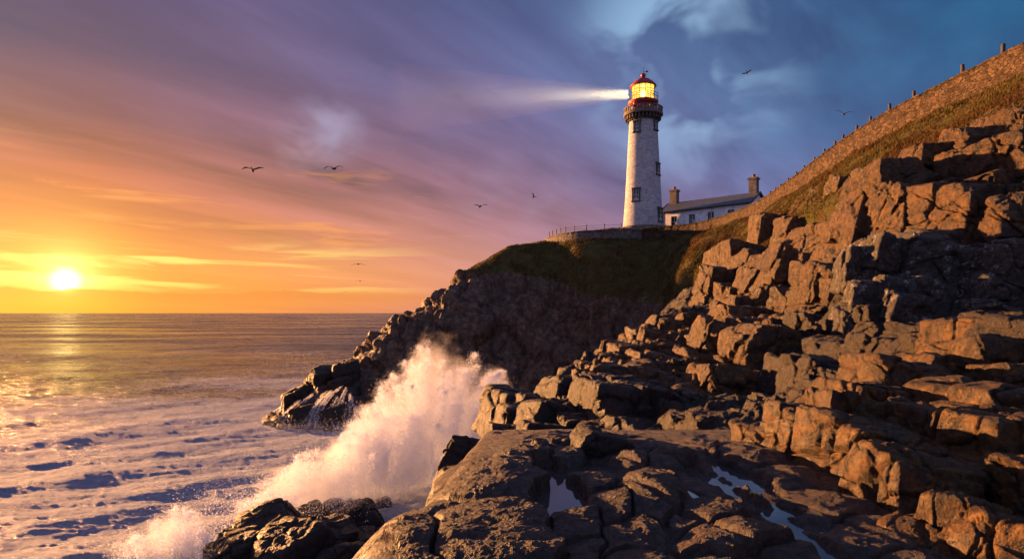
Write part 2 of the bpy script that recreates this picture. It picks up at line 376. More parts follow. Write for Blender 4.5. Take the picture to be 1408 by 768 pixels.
# ------------------------------------------------------------------ base terrain: linear RBF through surveyed points
CP = []
def cp(px, py, y): v = at(px, py, y); CP.append((v.x, v.y, v.z))
for b in B:
    x0, y0, x1, y1, d = b[:5]; wd = (x1-x0)/F*d; hh = (y1-y0)/F*d
    v = at((x0+x1)/2, (y0+y1)/2, d); CP.append((v.x, v.y+.45*wd, v.z-.10*hh))
for p in [(700,600,24),(650,640,25),(720,552,30),(780,503,34),(860,462,40),(905,430,45),(940,402,52),(1000,345,62),(1045,296,68),
          (820,560,24),(880,585,21),(960,590,18),(1020,570,18),(760,600,22),(860,500,33),(900,520,28),(760,560,27),
          (1408,102,38),(1480,60,33),(1220,186,50),(1140,235,60),(1060,285,75),(1000,306,85),(940,322,95),
          (1408,150,33.5),(1340,175,36),(1270,205,39),(1200,245,43),(1140,255,52),(1020,330,66),(985,350,70),
          # headland
          (880,330,100),(820,332,102),(752,334,105),(700,340,103),(660,364,101),(620,388,99),(590,414,97),(560,434,95),(530,462,93),(500,486,92),(470,512,90),(440,530,89),(410,548,88),
          (800,345,99),(740,350,99),(840,360,97),(700,380,98),(760,390,96),(820,400,94),(640,420,94),(700,450,93),(760,460,91),(820,470,90),(600,460,92),(560,500,90),
          (620,520,88.5),(700,530,88.5),(770,530,87.5),(510,530,88),(480,560,84),(440,560,84),
          (900,360,93),(930,350,88),(900,420,85),(930,390,80),(880,450,86),(960,350,80),(860,500,86)]: cp(*p)
# plateau, inland, ledge, shore and sea bed
CP += [(22,110,28.3),(30,108,28.3),(38,100,28.2),(10,112,27.5),(20,125,27),(45,120,28),(60,90,28.5),(36,72,28.2),(36,50,28.4),(36,38,28.6),(60,50,29),(60,20,29),(100,60,29),(100,120,28),(34,30,28.8),
       (-10,112,15),(0,118,22),(-22,104,6),(0,135,14),(20,145,16),(50,150,20),(110,150,20)]
for p in [(480,740),(560,720),(620,768),(640,660),(700,640),(800,640),(900,640),(960,620),(1000,700),(900,740),(760,740),(1100,768),(1050,680),(820,610),(720,612)]:
    y = 1872/(p[1]-430); CP.append(((p[0]-704)/F*y, y, 11.86))
CP += [(0,2,11.9),(2,2,11.9),(4,2,12.1),(-1.2,2.5,11.7),(1,4,11.88),(0,-6,12),(8,-4,14),(5,3.2,12.5),(8,4.5,13.2),(14,3,16),(20,0,20),(30,0,26),(0,13,10.6),(2.5,14,10.5),(4.5,14,10.9),(1,16.5,9.6),(4,17,10.2),
       (9,17,11.8),(11,18,12.6),(-1.7,7,11.2),(-1.6,9,10.9),(-1.7,12,9.6),
       (-4.5,5,6.5),(-3.8,9,5.5),(-4,14,4.5),(-3.5,20,4.5),(-4,27,2.5),(-3.2,33,2.5),(-1.8,38,2.5),(1,44,3),(4,50,3),(8,58,3),(13,66,4),(18,72,7),(20,78,9),
       (-8,-5,2),(-9,6,-1),(-9,12,-3),(-9,20,-3),(-9,28,-3),(-8,36,-3),(-6,44,-3),(-3,50,-3),(1,56,-3),(5,63,-3),(9,70,-3),(12,77,-2),(6,80,-3),(-4,80,-3),(-14,79,-3),(-12,70,-4),
       (-24,77,-3),(-32,80,-3),(-38,88,-3),(-36,96,-3),(-34,105,-3),(-26,118,-4),(-10,132,-4),(0,150,-4),(20,165,-4),(-14,60,-5),(-20,45,-5),(-20,20,-5),(-20,0,-5),(-40,60,-6),(-60,90,-6),(-60,140,-6),(60,172,-4),(110,175,-4)]
CP = np.array(CP)
_d = np.sqrt(((CP[:,None,:2]-CP[None,:,:2])**2).sum(2)+.3)
_n = len(CP); A_ = np.zeros((_n+1, _n+1)); A_[:_n,:_n] = _d-np.eye(_n)*.35; A_[:_n,_n] = 1; A_[_n,:_n] = 1
_w = np.linalg.solve(A_, np.append(CP[:,2], 0))
def base_z(x, y):
    x = np.atleast_1d(np.asarray(x, float)); y = np.atleast_1d(np.asarray(y, float)); o = np.full(x.shape, _w[_n])
    for k in range(_n):
        o = o + _w[k]*np.sqrt((x-CP[k,0])**2+(y-CP[k,1])**2+.3)
    return o

# ledge pillows: photo boxes on the flat ledge (x0,y0,x1,y1,height)
LP = [(895,601,985,630,.17),(980,606,1058,640,.15),(815,599,900,622,.15),(738,597,822,616,.16),(726,640,772,664,-.02),(738,660,806,694,-.02),(596,700,780,830,.30),(470,700,612,850,.22),(632,640,762,690,.30),(686,620,764,646,.28),(764,618,798,640,.25),(770,646,836,680,.20),(818,672,872,712,.22),
      (758,698,826,748,.24),(858,652,932,716,.24),(845,622,892,646,.24),(890,606,972,642,.22),(918,684,1012,730,.20),(826,706,894,762,.2),(944,708,1074,768,.22),
      (775,735,830,830,.18),(830,755,930,850,.2),(930,752,1010,850,.14),(1010,760,1100,860,.12),(590,680,640,702,.12),(1040,640,1110,672,.12),(1100,668,1175,708,.13),(1150,705,1230,760,.14),(1210,750,1300,830,.14),(990,672,1046,700,.07),(1060,735,1130,790,.10),(700,590,860,618,.15)]
def ledge(x, y):
    """height above the pool level, and a weight for how far a point belongs to the ledge"""
    wx = x+.10*(vnoise(np.stack([x*2.2, y*2.2, x*0], 1), 31)-.5)*2; wy = y+.16*(vnoise(np.stack([x*2., y*2., x*0+5], 1), 33)-.5)*2
    f1 = np.full(x.shape, 9.); f2 = f1.copy(); hh = np.zeros(x.shape); tl_ = np.zeros(x.shape)
    for (a, b_, c_, d_, h_) in LP:
        yf = 1872/(d_-430); yb = 1872/(b_-430)*.97; yc = (yf+yb)/2
        xa = (a-704)/F*yc; xb = (c_-704)/F*yc
        sx = (xb-xa)/2; sy = (yb-yf)/2
        shear = ((a+c_)/2-704)/F
        u = (wx-(xa+xb)/2-shear*(wy-yc))/sx; v = (wy-yc)/sy
        dd = (np.abs(u)**2.6+np.abs(v)**2.6)**(1/2.6)
        nr = dd < f1
        f2 = np.where(nr, f1, np.minimum(f2, dd)); f1 = np.where(nr, dd, f1); hh = np.where(nr, h_, hh); k_ = (a*.37+b_*.73) % 1; tl_ = np.where(nr, u*(.15+.35*k_)-v*(.7*((k_*7.7) % 1)-.2), tl_)
    pil = hh*.85*(1-.26*np.clip(f1, 0, 1.25)**3+.45*np.clip(tl_, -1, 1))*(.25+.75*sstep(0, .13, f2-f1))*sstep(1.55, 1.2, f1)
    return pil, f1, f2
def grass_mask(x, y, z):
    px = 704+F*x/np.maximum(y, 1); py = 430-F*(z-HZ)/np.maximum(y, 1)
    # upper slope below the wall: turf above a line of world height that follows the outcrops
    hl = np.interp(y, [0, 28, 33, 36, 42, 52, 60, 70, 80, 90, 98, 140], [30, 24.4, 22.4, 21.2, 19.8, 19.0, 18.7, 17., 14.5, 16, 20., 20.5])
    return np.clip(.5+(z-hl)*.22, 0, 1)

# ------------------------------------------------------------------ terrain sheets
def terrain_patch(az0, az1, na, r0, r1, nr, power=1.):
    a = np.radians(np.linspace(az0, az1, na)); r = np.exp(np.linspace(math.log(r0), math.log(r1), nr))
    A, Rr = np.meshgrid(a, r); return A.ravel(), Rr.ravel(), na, nr
def grid_faces(na, nr):
    i = np.arange(nr-1)[:, None]*na+np.arange(na-1)[None, :]; i = i.ravel()
    return np.stack([i, i+1, i+na+1, i+na], 1)
A, Rr, na, nr = terrain_patch(-62, 62, 900, 2.4, 210, 1250)
x = Rr*np.sin(A); y = Rr*np.cos(A)
z = base_z(x, y)
_wy = np.array([12,33,38,43,47.5,50,55,60.5,67,77,87,93,97,100.]); _wp = [(1500,12),(1408,61),(1324,102),(1257,136),(1224,153),(1178,181),(1134,212),(1095,242),(1045,276),(1000,295),(960,306),(920,311),(881,314)]
_wyy = [33,38,43,47.5,50,55,60.5,67,77,87,93,97,100]
_wx = np.array([(p[0]-704)/F*q for p, q in zip(_wp, _wyy)]); _wz = np.array([HZ+(430-p[1])/F*q for p, q in zip(_wp, _wyy)])
wxx = np.interp(y, _wyy, _wx); wzz = np.interp(y, _wyy, _wz); dx_ = wxx-x
hgt_ = np.interp(y, [33, 100], [1.5, 1.75])
fl_ = wzz-hgt_-.80*np.maximum(dx_, 0)-.06*np.maximum(dx_-3, 0)**2
inw = sstep(30, 34, y)*sstep(101, 97, y)
z = np.where(dx_ < 7, z*(1-inw)+np.maximum(z, fl_)*inw, z)
z = np.where((dx_ < 1.5), z*(1-inw)+inw*np.clip(z, -9, wzz-hgt_+.15), z)
_tx = np.array([2.5, 5.6, 6.2, 7.8, 9.5, 11.5, 14, 16.5, 19.6, 22.5]); _ty = np.array([116, 110, 106, 102.5, 100, 98.8, 98.2, 98.6, 99.7, 99.5])
ty_ = np.interp(x, _tx, _ty); fr_ = np.maximum(ty_-y, 0)
tf = 25.0-.02*fr_-.06*fr_**2
intw = sstep(3.5, 6.5, x)*sstep(24, 21, x)*sstep(116, 108, y)*sstep(10, 6, fr_)
z = z*(1-intw)+np.maximum(z, tf)*intw
# big soft relief away from the ledge
P3 = np.stack([x, y, z], 1)
lw = sstep(15, 11.5, y)*sstep(-2.6, -1.3, x)*sstep(3.6+.25*y, 2.3+.22*y, x)     # belongs to the ledge
G = z.reshape(nr, na)
X2 = x.reshape(nr, na); Y2 = y.reshape(nr, na)
def normals(Px):
    Q = Px.reshape(nr, na, 3); du = np.gradient(Q, axis=1); dv = np.gradient(Q, axis=0)
    N = np.cross(du, dv); N /= np.linalg.norm(N, axis=2, keepdims=True)+1e-9
    N[N[..., 2] < 0] *= -1
    return N.reshape(-1, 3)
N = normals(P3)
gm = grass_mask(x, y, z)
rockw = (1-sstep(.4, .75, gm))*(1-lw)
land = sstep(-3.5, -1.5, z)
far = sstep(70, 82, y)
sel = (rockw*land > .01)
Ps = P3[sel]; fs_ = far[sel]
wp = Ps+np.stack([fbm(Ps*.35, 3, 40), fbm(Ps*.35+9, 3, 41), fbm(Ps*.35+21, 3, 42)], 1)*(.45+.5*fs_[:, None])
# joint blocks: cells squeezed across the dip, leaning joints
ca, sa = math.cos(R(25)), math.sin(R(25))
def jointed(Pq, sx, sy, sz, s):
    u = (Pq[:,0]*ca+Pq[:,1]*sa)/sx; v = (-Pq[:,0]*sa+Pq[:,1]*ca)/sy; t_ = (Pq[:,2]+.25*Pq[:,0])/sz
    return voro(np.stack([u, v, t_], 1), s)
disp = np.zeros(len(Ps))
for (fx, fy, fz, amp, s, cr) in ((5.8, 4.6, 4.4, 1.15, 3, .30), (2.4, 2.0, 1.9, .60, 11, .20), (.95, .9, 1.3, .26, 19, .09)):
    k = .55+.45*fs_
    F1, F2, rid, off = jointed(wp/k[:, None], fx, fy, fz, s)
    tilt = off[:,0]*(rid-.5)+off[:,1]*((rid*5.3) % 1-.5)
    disp += k*(1-(.45 if s > 3 else 0)*fs_)*(amp*((rid-.5)*(1.1+.5*fs_)+tilt*1.0)-cr*(1+.9*fs_)*(1-sstep(0, .14, F2-F1)))
disp += .18*fbm(Ps*1.1, 4, 60)*(.6+.8*fs_)
d_all = np.zeros(len(x)); d_all[sel] = disp*(rockw*land)[sel]
Nh = N.copy()
gb = sstep(.4, .75, gm)
P3 = P3+Nh*d_all[:, None]
P3[:, 2] += gb*(.35*fbm(P3*.22, 4, 77)+.12*fbm(P3*1.3, 3, 78))
# ledge
ls = lw > 0.001
pil, f1, f2 = ledge(x[ls], y[ls])
q = np.stack([x[ls], y[ls], x[ls]*0], 1)
lev = 11.84+.0*pil
rough_ = (.048*fbm(q*4.2, 5, 81, .68)+.035*np.abs(fbm(q*2.1, 4, 83))+.10*fbm(q*.8, 3, 85))*(.45+.55*sstep(.05, .15, pil))
zl = lev+pil+rough_+.05*np.clip(f1-.9, 0, 1)
# long leaning joint runs through the wet part on the right
jl = np.abs(((x[ls]*.93+y[ls]*.36+.12*fbm(q*1.3, 3, 91)) % .72)-.36)
wet = sstep(.9, 1.5, x[ls])*sstep(11, 9, y[ls])
zl -= wet*(.065*sstep(.10, 0, jl)-.022); zl += wet*.07*fbm(q*np.array([1.5, .8, 1]), 3, 95)
def carve(pts, wd):
    best = np.full(x[ls].shape, 9.)
    G_ = [((px-704)/F*1872/(py-430), 1872/(py-430)) for px, py in pts]
    for (ax, ay), (bx_, by_) in zip(G_, G_[1:]):
        vx, vy = bx_-ax, by_-ay; tt = np.clip(((x[ls]-ax)*vx+(y[ls]-ay)*vy)/(vx*vx+vy*vy), 0, 1)
        best = np.minimum(best, np.hypot(x[ls]-ax-tt*vx, y[ls]-ay-tt*vy))
    e_ = best-wd*(1+2.4*fbm(q*3.2, 4, 131))
    return sstep(.10, -.02, e_)
cv = np.maximum.reduce([carve([(945,636),(975,655),(1010,674),(1050,697),(1090,724),(1130,748),(1180,792)], .065), carve([(985,636),(1005,650),(1030,662)], .10),
                        carve([(1030,655),(1062,690),(1098,704)], .06), carve([(770,664),(792,682)], .17), carve([(746,642),(764,662)], .07)])
zl = zl*(1-cv)+11.835*cv
fall = sstep(-1.9, -.7, x[ls]-.0-.06*(y[ls]-5))
rw_ = np.stack([x[ls]+.25*fbm(q*1.2, 3, 141), y[ls]*.8+.25*fbm(q*1.2+4, 3, 142), P3[ls][:, 2]*.7], 1)
A1, A2, ar, ao = voro(rw_/1.5, 151); B1, B2, br_, bo = voro(rw_/.6, 155)
stp = (ar-.5)*.75+ao[:, 0]*(ar-.3)*.7-.16*(1-sstep(0, .12, A2-A1))+(br_-.5)*.22-.07*(1-sstep(0, .12, B2-B1))
zl = zl*fall+(P3[ls][:, 2]+stp+.12*fbm(q*2.2, 5, 161, .6))*(1-fall)
P3[ls, 2] = P3[ls, 2]*(1-lw[ls])+zl*lw[ls]
Fa = grid_faces(na, nr)
fc = Fa[:, 0]
zf = P3[Fa].mean(1)[:, 2]; keep = (P3[Fa][:, :, 2].max(1) > -2.2)
isl = (lw[fc] > .5); isf = (y[fc] > 74) & ~isl
# deep sea bed faces are left out: nothing shows through the water
def submesh(name, mask, mat, **kw):
    f = Fa[mask & keep]; u, inv = np.unique(f, return_inverse=True)
    o = link_mesh(name, P3[u], inv.reshape(f.shape), mat, attrs={'grass': gm[u]})
    tag(o, kind='structure', **kw); return o
submesh('rock_ledge', isl, M_LEDGE, label='flat wet granite ledge with rounded slabs beside the near outcrop', cat='ledge')
submesh('hillside', ~isl & ~isf, M_GROUND, label='steep rocky hillside with brown turf below the stone wall', cat='hillside')
submesh('headland', isf, M_FAR, label='dark rocky headland with green turf on top carrying the lighthouse', cat='headland')
# plain surroundings beyond the frame
gx, gy = np.meshgrid(np.linspace(-10, 260, 90), np.linspace(-160, 3, 60)); 
def ground_far(name, gx, gy):
    zz_ = base_z(gx.ravel(), gy.ravel()); zz_ = np.minimum(zz_, 34)-.5
    V = np.stack([gx.ravel(), gy.ravel(), zz_], 1); nn = gx.shape[1]; mm = gx.shape[0]
    link_mesh(name, V, grid_faces(nn, mm), M_GROUND, attrs={'grass': grass_mask(V[:,0], np.full(len(V), 40.), V[:,2])})['kind'] = 'structure'
ground_far('ground', gx, gy)

_sx, _sy = np.meshgrid(np.arange(-30, 75, .5), np.arange(0, 82, .5)); _sz = base_z(_sx.ravel(), _sy.ravel()).reshape(_sx.shape)
def surf_z(px_, py_):
    return float(_sz[min(max(int(py_*2), 0), _sz.shape[0]-1), min(max(int((px_+30)*2), 0), _sz.shape[1]-1)])

# ------------------------------------------------------------------ sea
def sea_height(x, y, r):
    h = np.zeros(x.shape); sl_ = np.zeros(x.shape)
    fr = np.exp(-r/900.)
    for k in range(26):
        lam = [58, 44, 34, 27, 21, 17, 13.5, 11, 9, 7.4, 6, 5, 4.1, 3.4, 2.8, 2.3][k % 16]*(1+.13*(k//16))
        th = R(-62+(_h(np.array([k]), np.array([3]), np.array([1]), 5)[0]-.5)*(50+2.2*k)); am = .0095*lam**.9*(.75 if k < 16 else .4)
        kx, ky = math.sin(th)*2*math.pi/lam, math.cos(th)*2*math.pi/lam
        ph = k*1.93; g_ = np.exp(-(r/(lam*14.))**2) if lam < 30 else np.exp(-r/3000.)
        wob = .8*vnoise(np.stack([x/lam/2.3, y/lam/2.3, x*0+k], 1), 50)*2*math.pi*.6
        s_ = np.sin(kx*x+ky*y+ph+wob)
        h += am*g_*(1-np.abs(s_))**1.5*2-am*g_*.9
    return h*.29+.15*fr*(1-sstep(120, 320, r))*fbm(np.stack([(x*.83-y*.55)*.16, (x*.55+y*.83)*.42, x*0], 1), 4, 120, .6)
aw = np.radians(np.linspace(-64, 40, 900)); inv = np.linspace(1/12., 0, 760)**1.0
rw = 1/np.maximum(inv**1.15*(1/12.)**-.15, 1/60000.); 
Aw, Rw = np.meshgrid(aw, rw); xw = (Rw*np.sin(Aw)).ravel(); yw = (Rw*np.cos(Aw)).ravel(); rr = Rw.ravel()
near = rr < 2500
hw = np.zeros(len(xw)); hw[near] = sea_height(xw[near], yw[near], rr[near])
bz = np.full(len(xw), -9.); n2_ = rr < 230; bz[n2_] = base_z(xw[n2_], yw[n2_])
q = np.stack([xw*.05, yw*.05, xw*0], 1)
shore = sstep(-7., -1.5, bz)
lump = fbm(q*1.3, 4, 101); str_ = fbm(np.stack([xw*.022+yw*.008, yw*.06, xw*0], 1), 4, 102)
fo = 1.30-sstep(50, 200, rr+60*str_+30*lump)*1.15+.25*lump+.25*(hw*1.1)
fo = np.clip(fo+shore*.7, 0, 1.6); fo[rr > 260] *= np.clip(1-(rr[rr > 260]-260)/300, 0, 1)
hw = hw+np.where(near, sstep(150, 60, rr)*0.24*fbm(np.stack([(xw*.97+yw*.24)*.13, (-xw*.24+yw*.97)*.42, xw*0], 1), 6, 106, .62), 0)
sea_m, n = new_mat('sea_water')
pos = n.node('ShaderNodeNewGeometry').outputs['Position']
fa = n.node('ShaderNodeAttribute', attribute_name='foam').outputs['Fac']
mp = n.node('ShaderNodeMapping', {0: pos}); mp.inputs['Rotation'].default_value = (0, 0, R(-28)); mp.inputs['Scale'].default_value = (1, 2.2, 1)
wave = n.m('ADD', n.noise(mp.outputs[0], .35, 8, .62, .6), n.m('ADD', n.m('MULTIPLY', n.noise(mp.outputs[0], .055, 6, .6, .3), 2.6), n.m('ADD', n.m('MULTIPLY', n.noise(mp.outputs[0], .013, 6, .6, .3), 6.), n.m('MULTIPLY', n.noise(mp.outputs[0], .0035, 5, .6, .3), 22.))))
f1_ = n.noise(mp.outputs[0], .30, 10, .68, .9); f2_ = n.noise(pos, 2.6, 8, .7, .5)
fm = n.m('ADD', fa, n.m('ADD', n.m('MULTIPLY', n.m('SUBTRACT', f1_, .5), 2.1), n.m('MULTIPLY', n.m('SUBTRACT', f2_, .5), .7)))
lace = n.node('ShaderNodeTexVoronoi', {'Vector': n.node('ShaderNodeVectorMath', {0: mp.outputs[0], 1: n.node('ShaderNodeTexNoise', {'Vector': pos, 'Scale': .9, 'Detail': 6}).outputs['Color']}, operation='ADD').outputs[0], 'Scale': .9}, feature='DISTANCE_TO_EDGE').outputs[0]
fm = n.m('ADD', fm, n.mr(lace, 0, .16, .28, -.22))
fm = n.mr(fm, .08, .95, 0, .93)
foamc = n.mix(n.mr(f2_, .35, .65), (.46, .54, .72), (.63, .70, .86))
fbsdf = n.node('ShaderNodeBsdfPrincipled', {'Base Color': foamc, 'Roughness': .85, 'Specular IOR Level': .15,
        'Normal': n.bump(n.m('ADD', n.noise(mp.outputs[0], .9, 9, .72, .4), n.m('ADD', n.m('MULTIPLY', f2_, .6), n.m('MULTIPLY', n.noise(pos, 7., 5, .7), .3))), 1., 1.3)})
wb = n.node('ShaderNodeBsdfPrincipled', {'Base Color': (.016, .020, .030, 1), 'Roughness': n.mr(n.noise(mp.outputs[0], .006, 6, .6), .38, .62, .10, .34), 'IOR': 1.33, 'Specular IOR Level': .36,
        'Normal': n.bump(wave, 1., 1.05)})
ms = n.node('ShaderNodeMixShader', {0: fm, 1: wb.outputs[0], 2: fbsdf.outputs[0]})
n.node('ShaderNodeOutputMaterial', {0: ms.outputs[0]})
o = link_mesh('sea', np.stack([xw, yw, hw], 1), grid_faces(900, 760)[:, ::-1].copy(), sea_m, attrs={'foam': fo})
tag(o, kind='structure')
Vb = [(-60000, -60000, -.6), (60000, -60000, -.6), (60000, 3, -.6), (-60000, 3, -.6)]
tag(link_mesh('sea', Vb, [(0, 1, 2, 3)], sea_m, attrs={'foam': [0]*4}), kind='structure')

# ------------------------------------------------------------------ rock blocks
_cs = {}
def cube_sphere(n):
    if n in _cs: return _cs[n]
    g = np.tan(np.linspace(-1, 1, n)*math.pi/4); V = []; Fq = []; b = 0
    for ax in range(3):
        for s in (-1, 1):
            U, W = np.meshgrid(g, g); P_ = np.zeros((n*n, 3)); P_[:, ax] = s; P_[:, (ax+1) % 3] = U.ravel()*s; P_[:, (ax+2) % 3] = W.ravel()
            V.append(P_); Fq.append(grid_faces(n, n)+b); b += n*n
    V = np.concatenate(V); Fq = np.concatenate(Fq)
    key = np.round(V*1e4).astype(np.int64); _, idx, inv_ = np.unique(key, axis=0, return_index=True, return_inverse=True)
    V = V[idx]; Fq = inv_.ravel()[Fq]; D = V/np.linalg.norm(V, axis=1, keepdims=True)
    _cs[n] = (D, Fq); return _cs[n]
def rot_z(a): c_, s_ = math.cos(a), math.sin(a); return np.array([[c_, -s_, 0], [s_, c_, 0], [0, 0, 1]])
def rot_x(a): c_, s_ = math.cos(a), math.sin(a); return np.array([[1, 0, 0], [0, c_, -s_], [0, s_, c_]])
def rot_y(a): c_, s_ = math.cos(a), math.sin(a); return np.array([[c_, 0, s_], [0, 1, 0], [-s_, 0, c_]])
bid = [0]
def block(name, c_, half, yaw, mat, parent=None, rnd=.3, n=26, cracks=2, tilt=(0, 0), rough=1., chop=5):
    """a jointed granite block: planes cut from a unit cube, worn edges, cracks and chipped facets"""
    bid[0] += 1; s = bid[0]*13; rg = np.random.default_rng(s)
    D, Fq = cube_sphere(n); half = np.array(half, float)
    nm = np.array([(1,0,0),(-1,0,0),(0,1,0),(0,-1,0),(0,0,1),(0,0,-1)], float)
    nm = nm+rg.normal(0, .09, nm.shape); h = np.ones(6)*rg.uniform(.9, 1.02, 6)
    ex = rg.normal(0, 1, (chop, 3)); ex[:, 2] = np.abs(ex[:, 2])*.8+.1
    ex /= np.linalg.norm(ex, axis=1, keepdims=True); hx = np.abs(ex).sum(1)*rg.uniform(.66, .9, chop)
    nm = np.concatenate([nm/np.linalg.norm(nm, axis=1, keepdims=True), ex]); h = np.concatenate([h, hx])
    p = 5+34*(1-rnd*.85)**2.2
    dn = np.maximum(D@nm.T, 0)/h; r_ = ((dn**p).sum(1))**(-1/p)
    P_ = D*r_[:, None]*half; sz = float(half.mean()); rad = np.linalg.norm(P_, axis=1); U = P_/rad[:, None]
    d_ = np.zeros(len(P_))
    off = rg.uniform(-50, 50, 3); q_ = P_/sz+off
    wq = P_+sz*.16*np.stack([fbm(q_*1.4, 3, s), fbm(q_*1.4+5, 3, s+1), fbm(q_*1.4+11, 3, s+2)], 1)
    for k in range(cracks):
        v = rg.normal(0, 1, 3); v[2] *= (.35 if k % 2 else 2.5); v /= np.linalg.norm(v)
        o_ = rg.uniform(-.45, .45)*sz; dist = wq@v-o_; wdt = max(.010*sz, .03)*rg.uniform(.8, 1.5)
        d_ -= .085*sz*np.exp(-(dist/wdt)**2); d_ += (dist > 0)*rg.uniform(-.045, .045)*sz
    F1, F2, rid, of = voro(wq/sz*1.25+off, s, .8)
    d_ += sz*rough*((rid-.5)*.17+.20*(of[:,0]*(rid-.5)+of[:,2]*((rid*3.7) % 1-.5))-.045*(1-sstep(0, .09, F2-F1)))
    d_ += sz*rough*(.085*fbm(q_*1.1, 3, s+5)+.05*fbm(q_*4.2, 4, s+7, .65))
    P_ = P_+U*d_[:, None]
    M_ = rot_z(yaw)@rot_x(tilt[0])@rot_y(tilt[1])
    P_ = P_@M_.T
    o = link_mesh(name, P_, Fq, mat, parent)
    o.location = c_ if parent is None else (Vector(c_)-parent.location)
    return o
CL = {
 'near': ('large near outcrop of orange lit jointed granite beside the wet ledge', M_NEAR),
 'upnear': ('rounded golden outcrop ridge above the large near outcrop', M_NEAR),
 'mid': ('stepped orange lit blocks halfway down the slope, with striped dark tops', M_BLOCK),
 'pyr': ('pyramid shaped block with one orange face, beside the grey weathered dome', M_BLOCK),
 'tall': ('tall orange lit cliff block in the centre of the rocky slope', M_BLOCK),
 'dim': ('dark shaded blocks in the gully below the grey weathered dome', M_DARK),  # the gully's shade is put into this darker rock colour
 'low': ('pair of low orange lit boulders at the foot of the tall cliff block', M_BLOCK),
 'high': ('small pinkish blocks between the turf slope and the stepped orange blocks', M_BLOCK),
 'grey': ('grey weathered dome of rounded rock with pale lichen', M_GREY),
 'stack': ('stack of flat shaded layers right of the grey dome', M_GREY),
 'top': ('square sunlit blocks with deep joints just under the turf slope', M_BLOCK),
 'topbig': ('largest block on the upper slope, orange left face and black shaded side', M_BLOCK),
 'crest': ('highest line of rounded blocks under the stone wall and turf', M_BLOCK)}
roots = {}
def outcrop(key):
    if key not in roots:
        bs = [b for b in B if b[7] == key]; m_ = bs[0]; v = at((m_[0]+m_[2])/2, m_[3], m_[4])
        roots[key] = tag(empty('rock_outcrop', v), CL[key][0], 'outcrop')
    return roots[key]
LOOSE = ['lit boulder with a flat dark top resting between ledge and near outcrop', 'low flat boulder at the back edge of the wet ledge', 'dark rounded boulder on the seaward edge of the ledge, nearest the spray']
li = 0
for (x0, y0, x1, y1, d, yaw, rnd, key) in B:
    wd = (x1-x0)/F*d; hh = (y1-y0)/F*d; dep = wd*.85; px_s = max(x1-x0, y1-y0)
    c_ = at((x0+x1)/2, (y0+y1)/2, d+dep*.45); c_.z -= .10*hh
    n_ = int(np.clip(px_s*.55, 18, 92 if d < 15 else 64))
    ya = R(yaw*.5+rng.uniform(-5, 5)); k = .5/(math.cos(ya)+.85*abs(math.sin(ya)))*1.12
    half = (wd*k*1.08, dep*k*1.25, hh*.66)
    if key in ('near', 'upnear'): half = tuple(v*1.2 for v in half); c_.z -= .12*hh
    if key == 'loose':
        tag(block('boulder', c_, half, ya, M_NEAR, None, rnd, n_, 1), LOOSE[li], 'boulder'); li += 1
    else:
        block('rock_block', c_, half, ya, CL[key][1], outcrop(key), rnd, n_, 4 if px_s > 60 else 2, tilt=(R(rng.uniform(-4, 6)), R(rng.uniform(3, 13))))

# jointed fill: recursive splits in the joint frame give tight blocks of uneven size
def inpoly(px, py, poly):
    r_ = False; j = len(poly)-1
    for i in range(len(poly)):
        xi, yi = poly[i]; xj, yj = poly[j]
        if (yi > py) != (yj > py) and px < (xj-xi)*(py-yi)/(yj-yi)+xi: r_ = not r_
        j = i
    return r_
ZONES = [
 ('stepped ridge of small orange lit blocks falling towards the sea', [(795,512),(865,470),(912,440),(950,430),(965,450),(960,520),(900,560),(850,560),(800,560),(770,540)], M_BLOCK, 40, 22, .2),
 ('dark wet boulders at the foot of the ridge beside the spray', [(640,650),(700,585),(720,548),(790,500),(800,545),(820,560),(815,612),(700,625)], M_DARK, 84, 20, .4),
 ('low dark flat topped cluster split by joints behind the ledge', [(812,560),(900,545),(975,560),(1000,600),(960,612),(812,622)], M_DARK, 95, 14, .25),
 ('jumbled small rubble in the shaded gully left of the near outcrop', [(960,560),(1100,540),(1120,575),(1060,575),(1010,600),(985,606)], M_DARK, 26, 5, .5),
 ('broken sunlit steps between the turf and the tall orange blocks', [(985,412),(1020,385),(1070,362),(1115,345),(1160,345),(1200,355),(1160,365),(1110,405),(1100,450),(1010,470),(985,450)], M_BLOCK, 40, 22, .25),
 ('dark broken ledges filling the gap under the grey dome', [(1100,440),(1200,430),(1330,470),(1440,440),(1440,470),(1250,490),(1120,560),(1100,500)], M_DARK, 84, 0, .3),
 ('small rough blocks packed between the upper slope boulders', [(1180,275),(1235,255),(1300,225),(1350,190),(1440,160),(1440,330),(1340,345),(1230,330),(1160,330)], M_BLOCK, 70, 22, .3),
]
lv = []
def split(a, b_, c_, d_, depth=0):
    ux, uy = (a+b_)/2, (c_+d_)/2
    th = R(11); X_ = ux*math.cos(th)-uy*math.sin(th); Y_ = ux*math.sin(th)+uy*math.cos(th)
    if Y_ < 6 or Y_ > 75: 
        if max(b_-a, d_-c_) < 8: return
    spx = 34; mult = 1.
    if b_-a < 9 and Y_ > 8:
        Zq = surf_z(X_, Y_); pq = 704+F*X_/Y_; qq = 430-F*(Zq-HZ)/Y_
        for z_ in ZONES:
            if inpoly(pq, qq, z_[1]): spx = z_[3]; mult = random.choice((.6, .9, 1.2, 1.6)); break
    tgt = max(.35, spx/F*max(Y_, 8))*mult*.8
    w_, h_ = b_-a, d_-c_
    if w_ < tgt*random.uniform(.9, 1.7) and h_ < tgt*random.uniform(.9, 1.7):
        lv.append((X_, Y_, w_, h_)); return
    f = random.uniform(.36, .64)
    if w_ > h_: m_ = a+(b_-a)*f; split(a, m_, c_, d_); split(m_, b_, c_, d_)
    else: m_ = c_+(d_-c_)*f; split(a, b_, c_, m_); split(a, b_, m_, d_)
split(-10, 70, -30, 75)
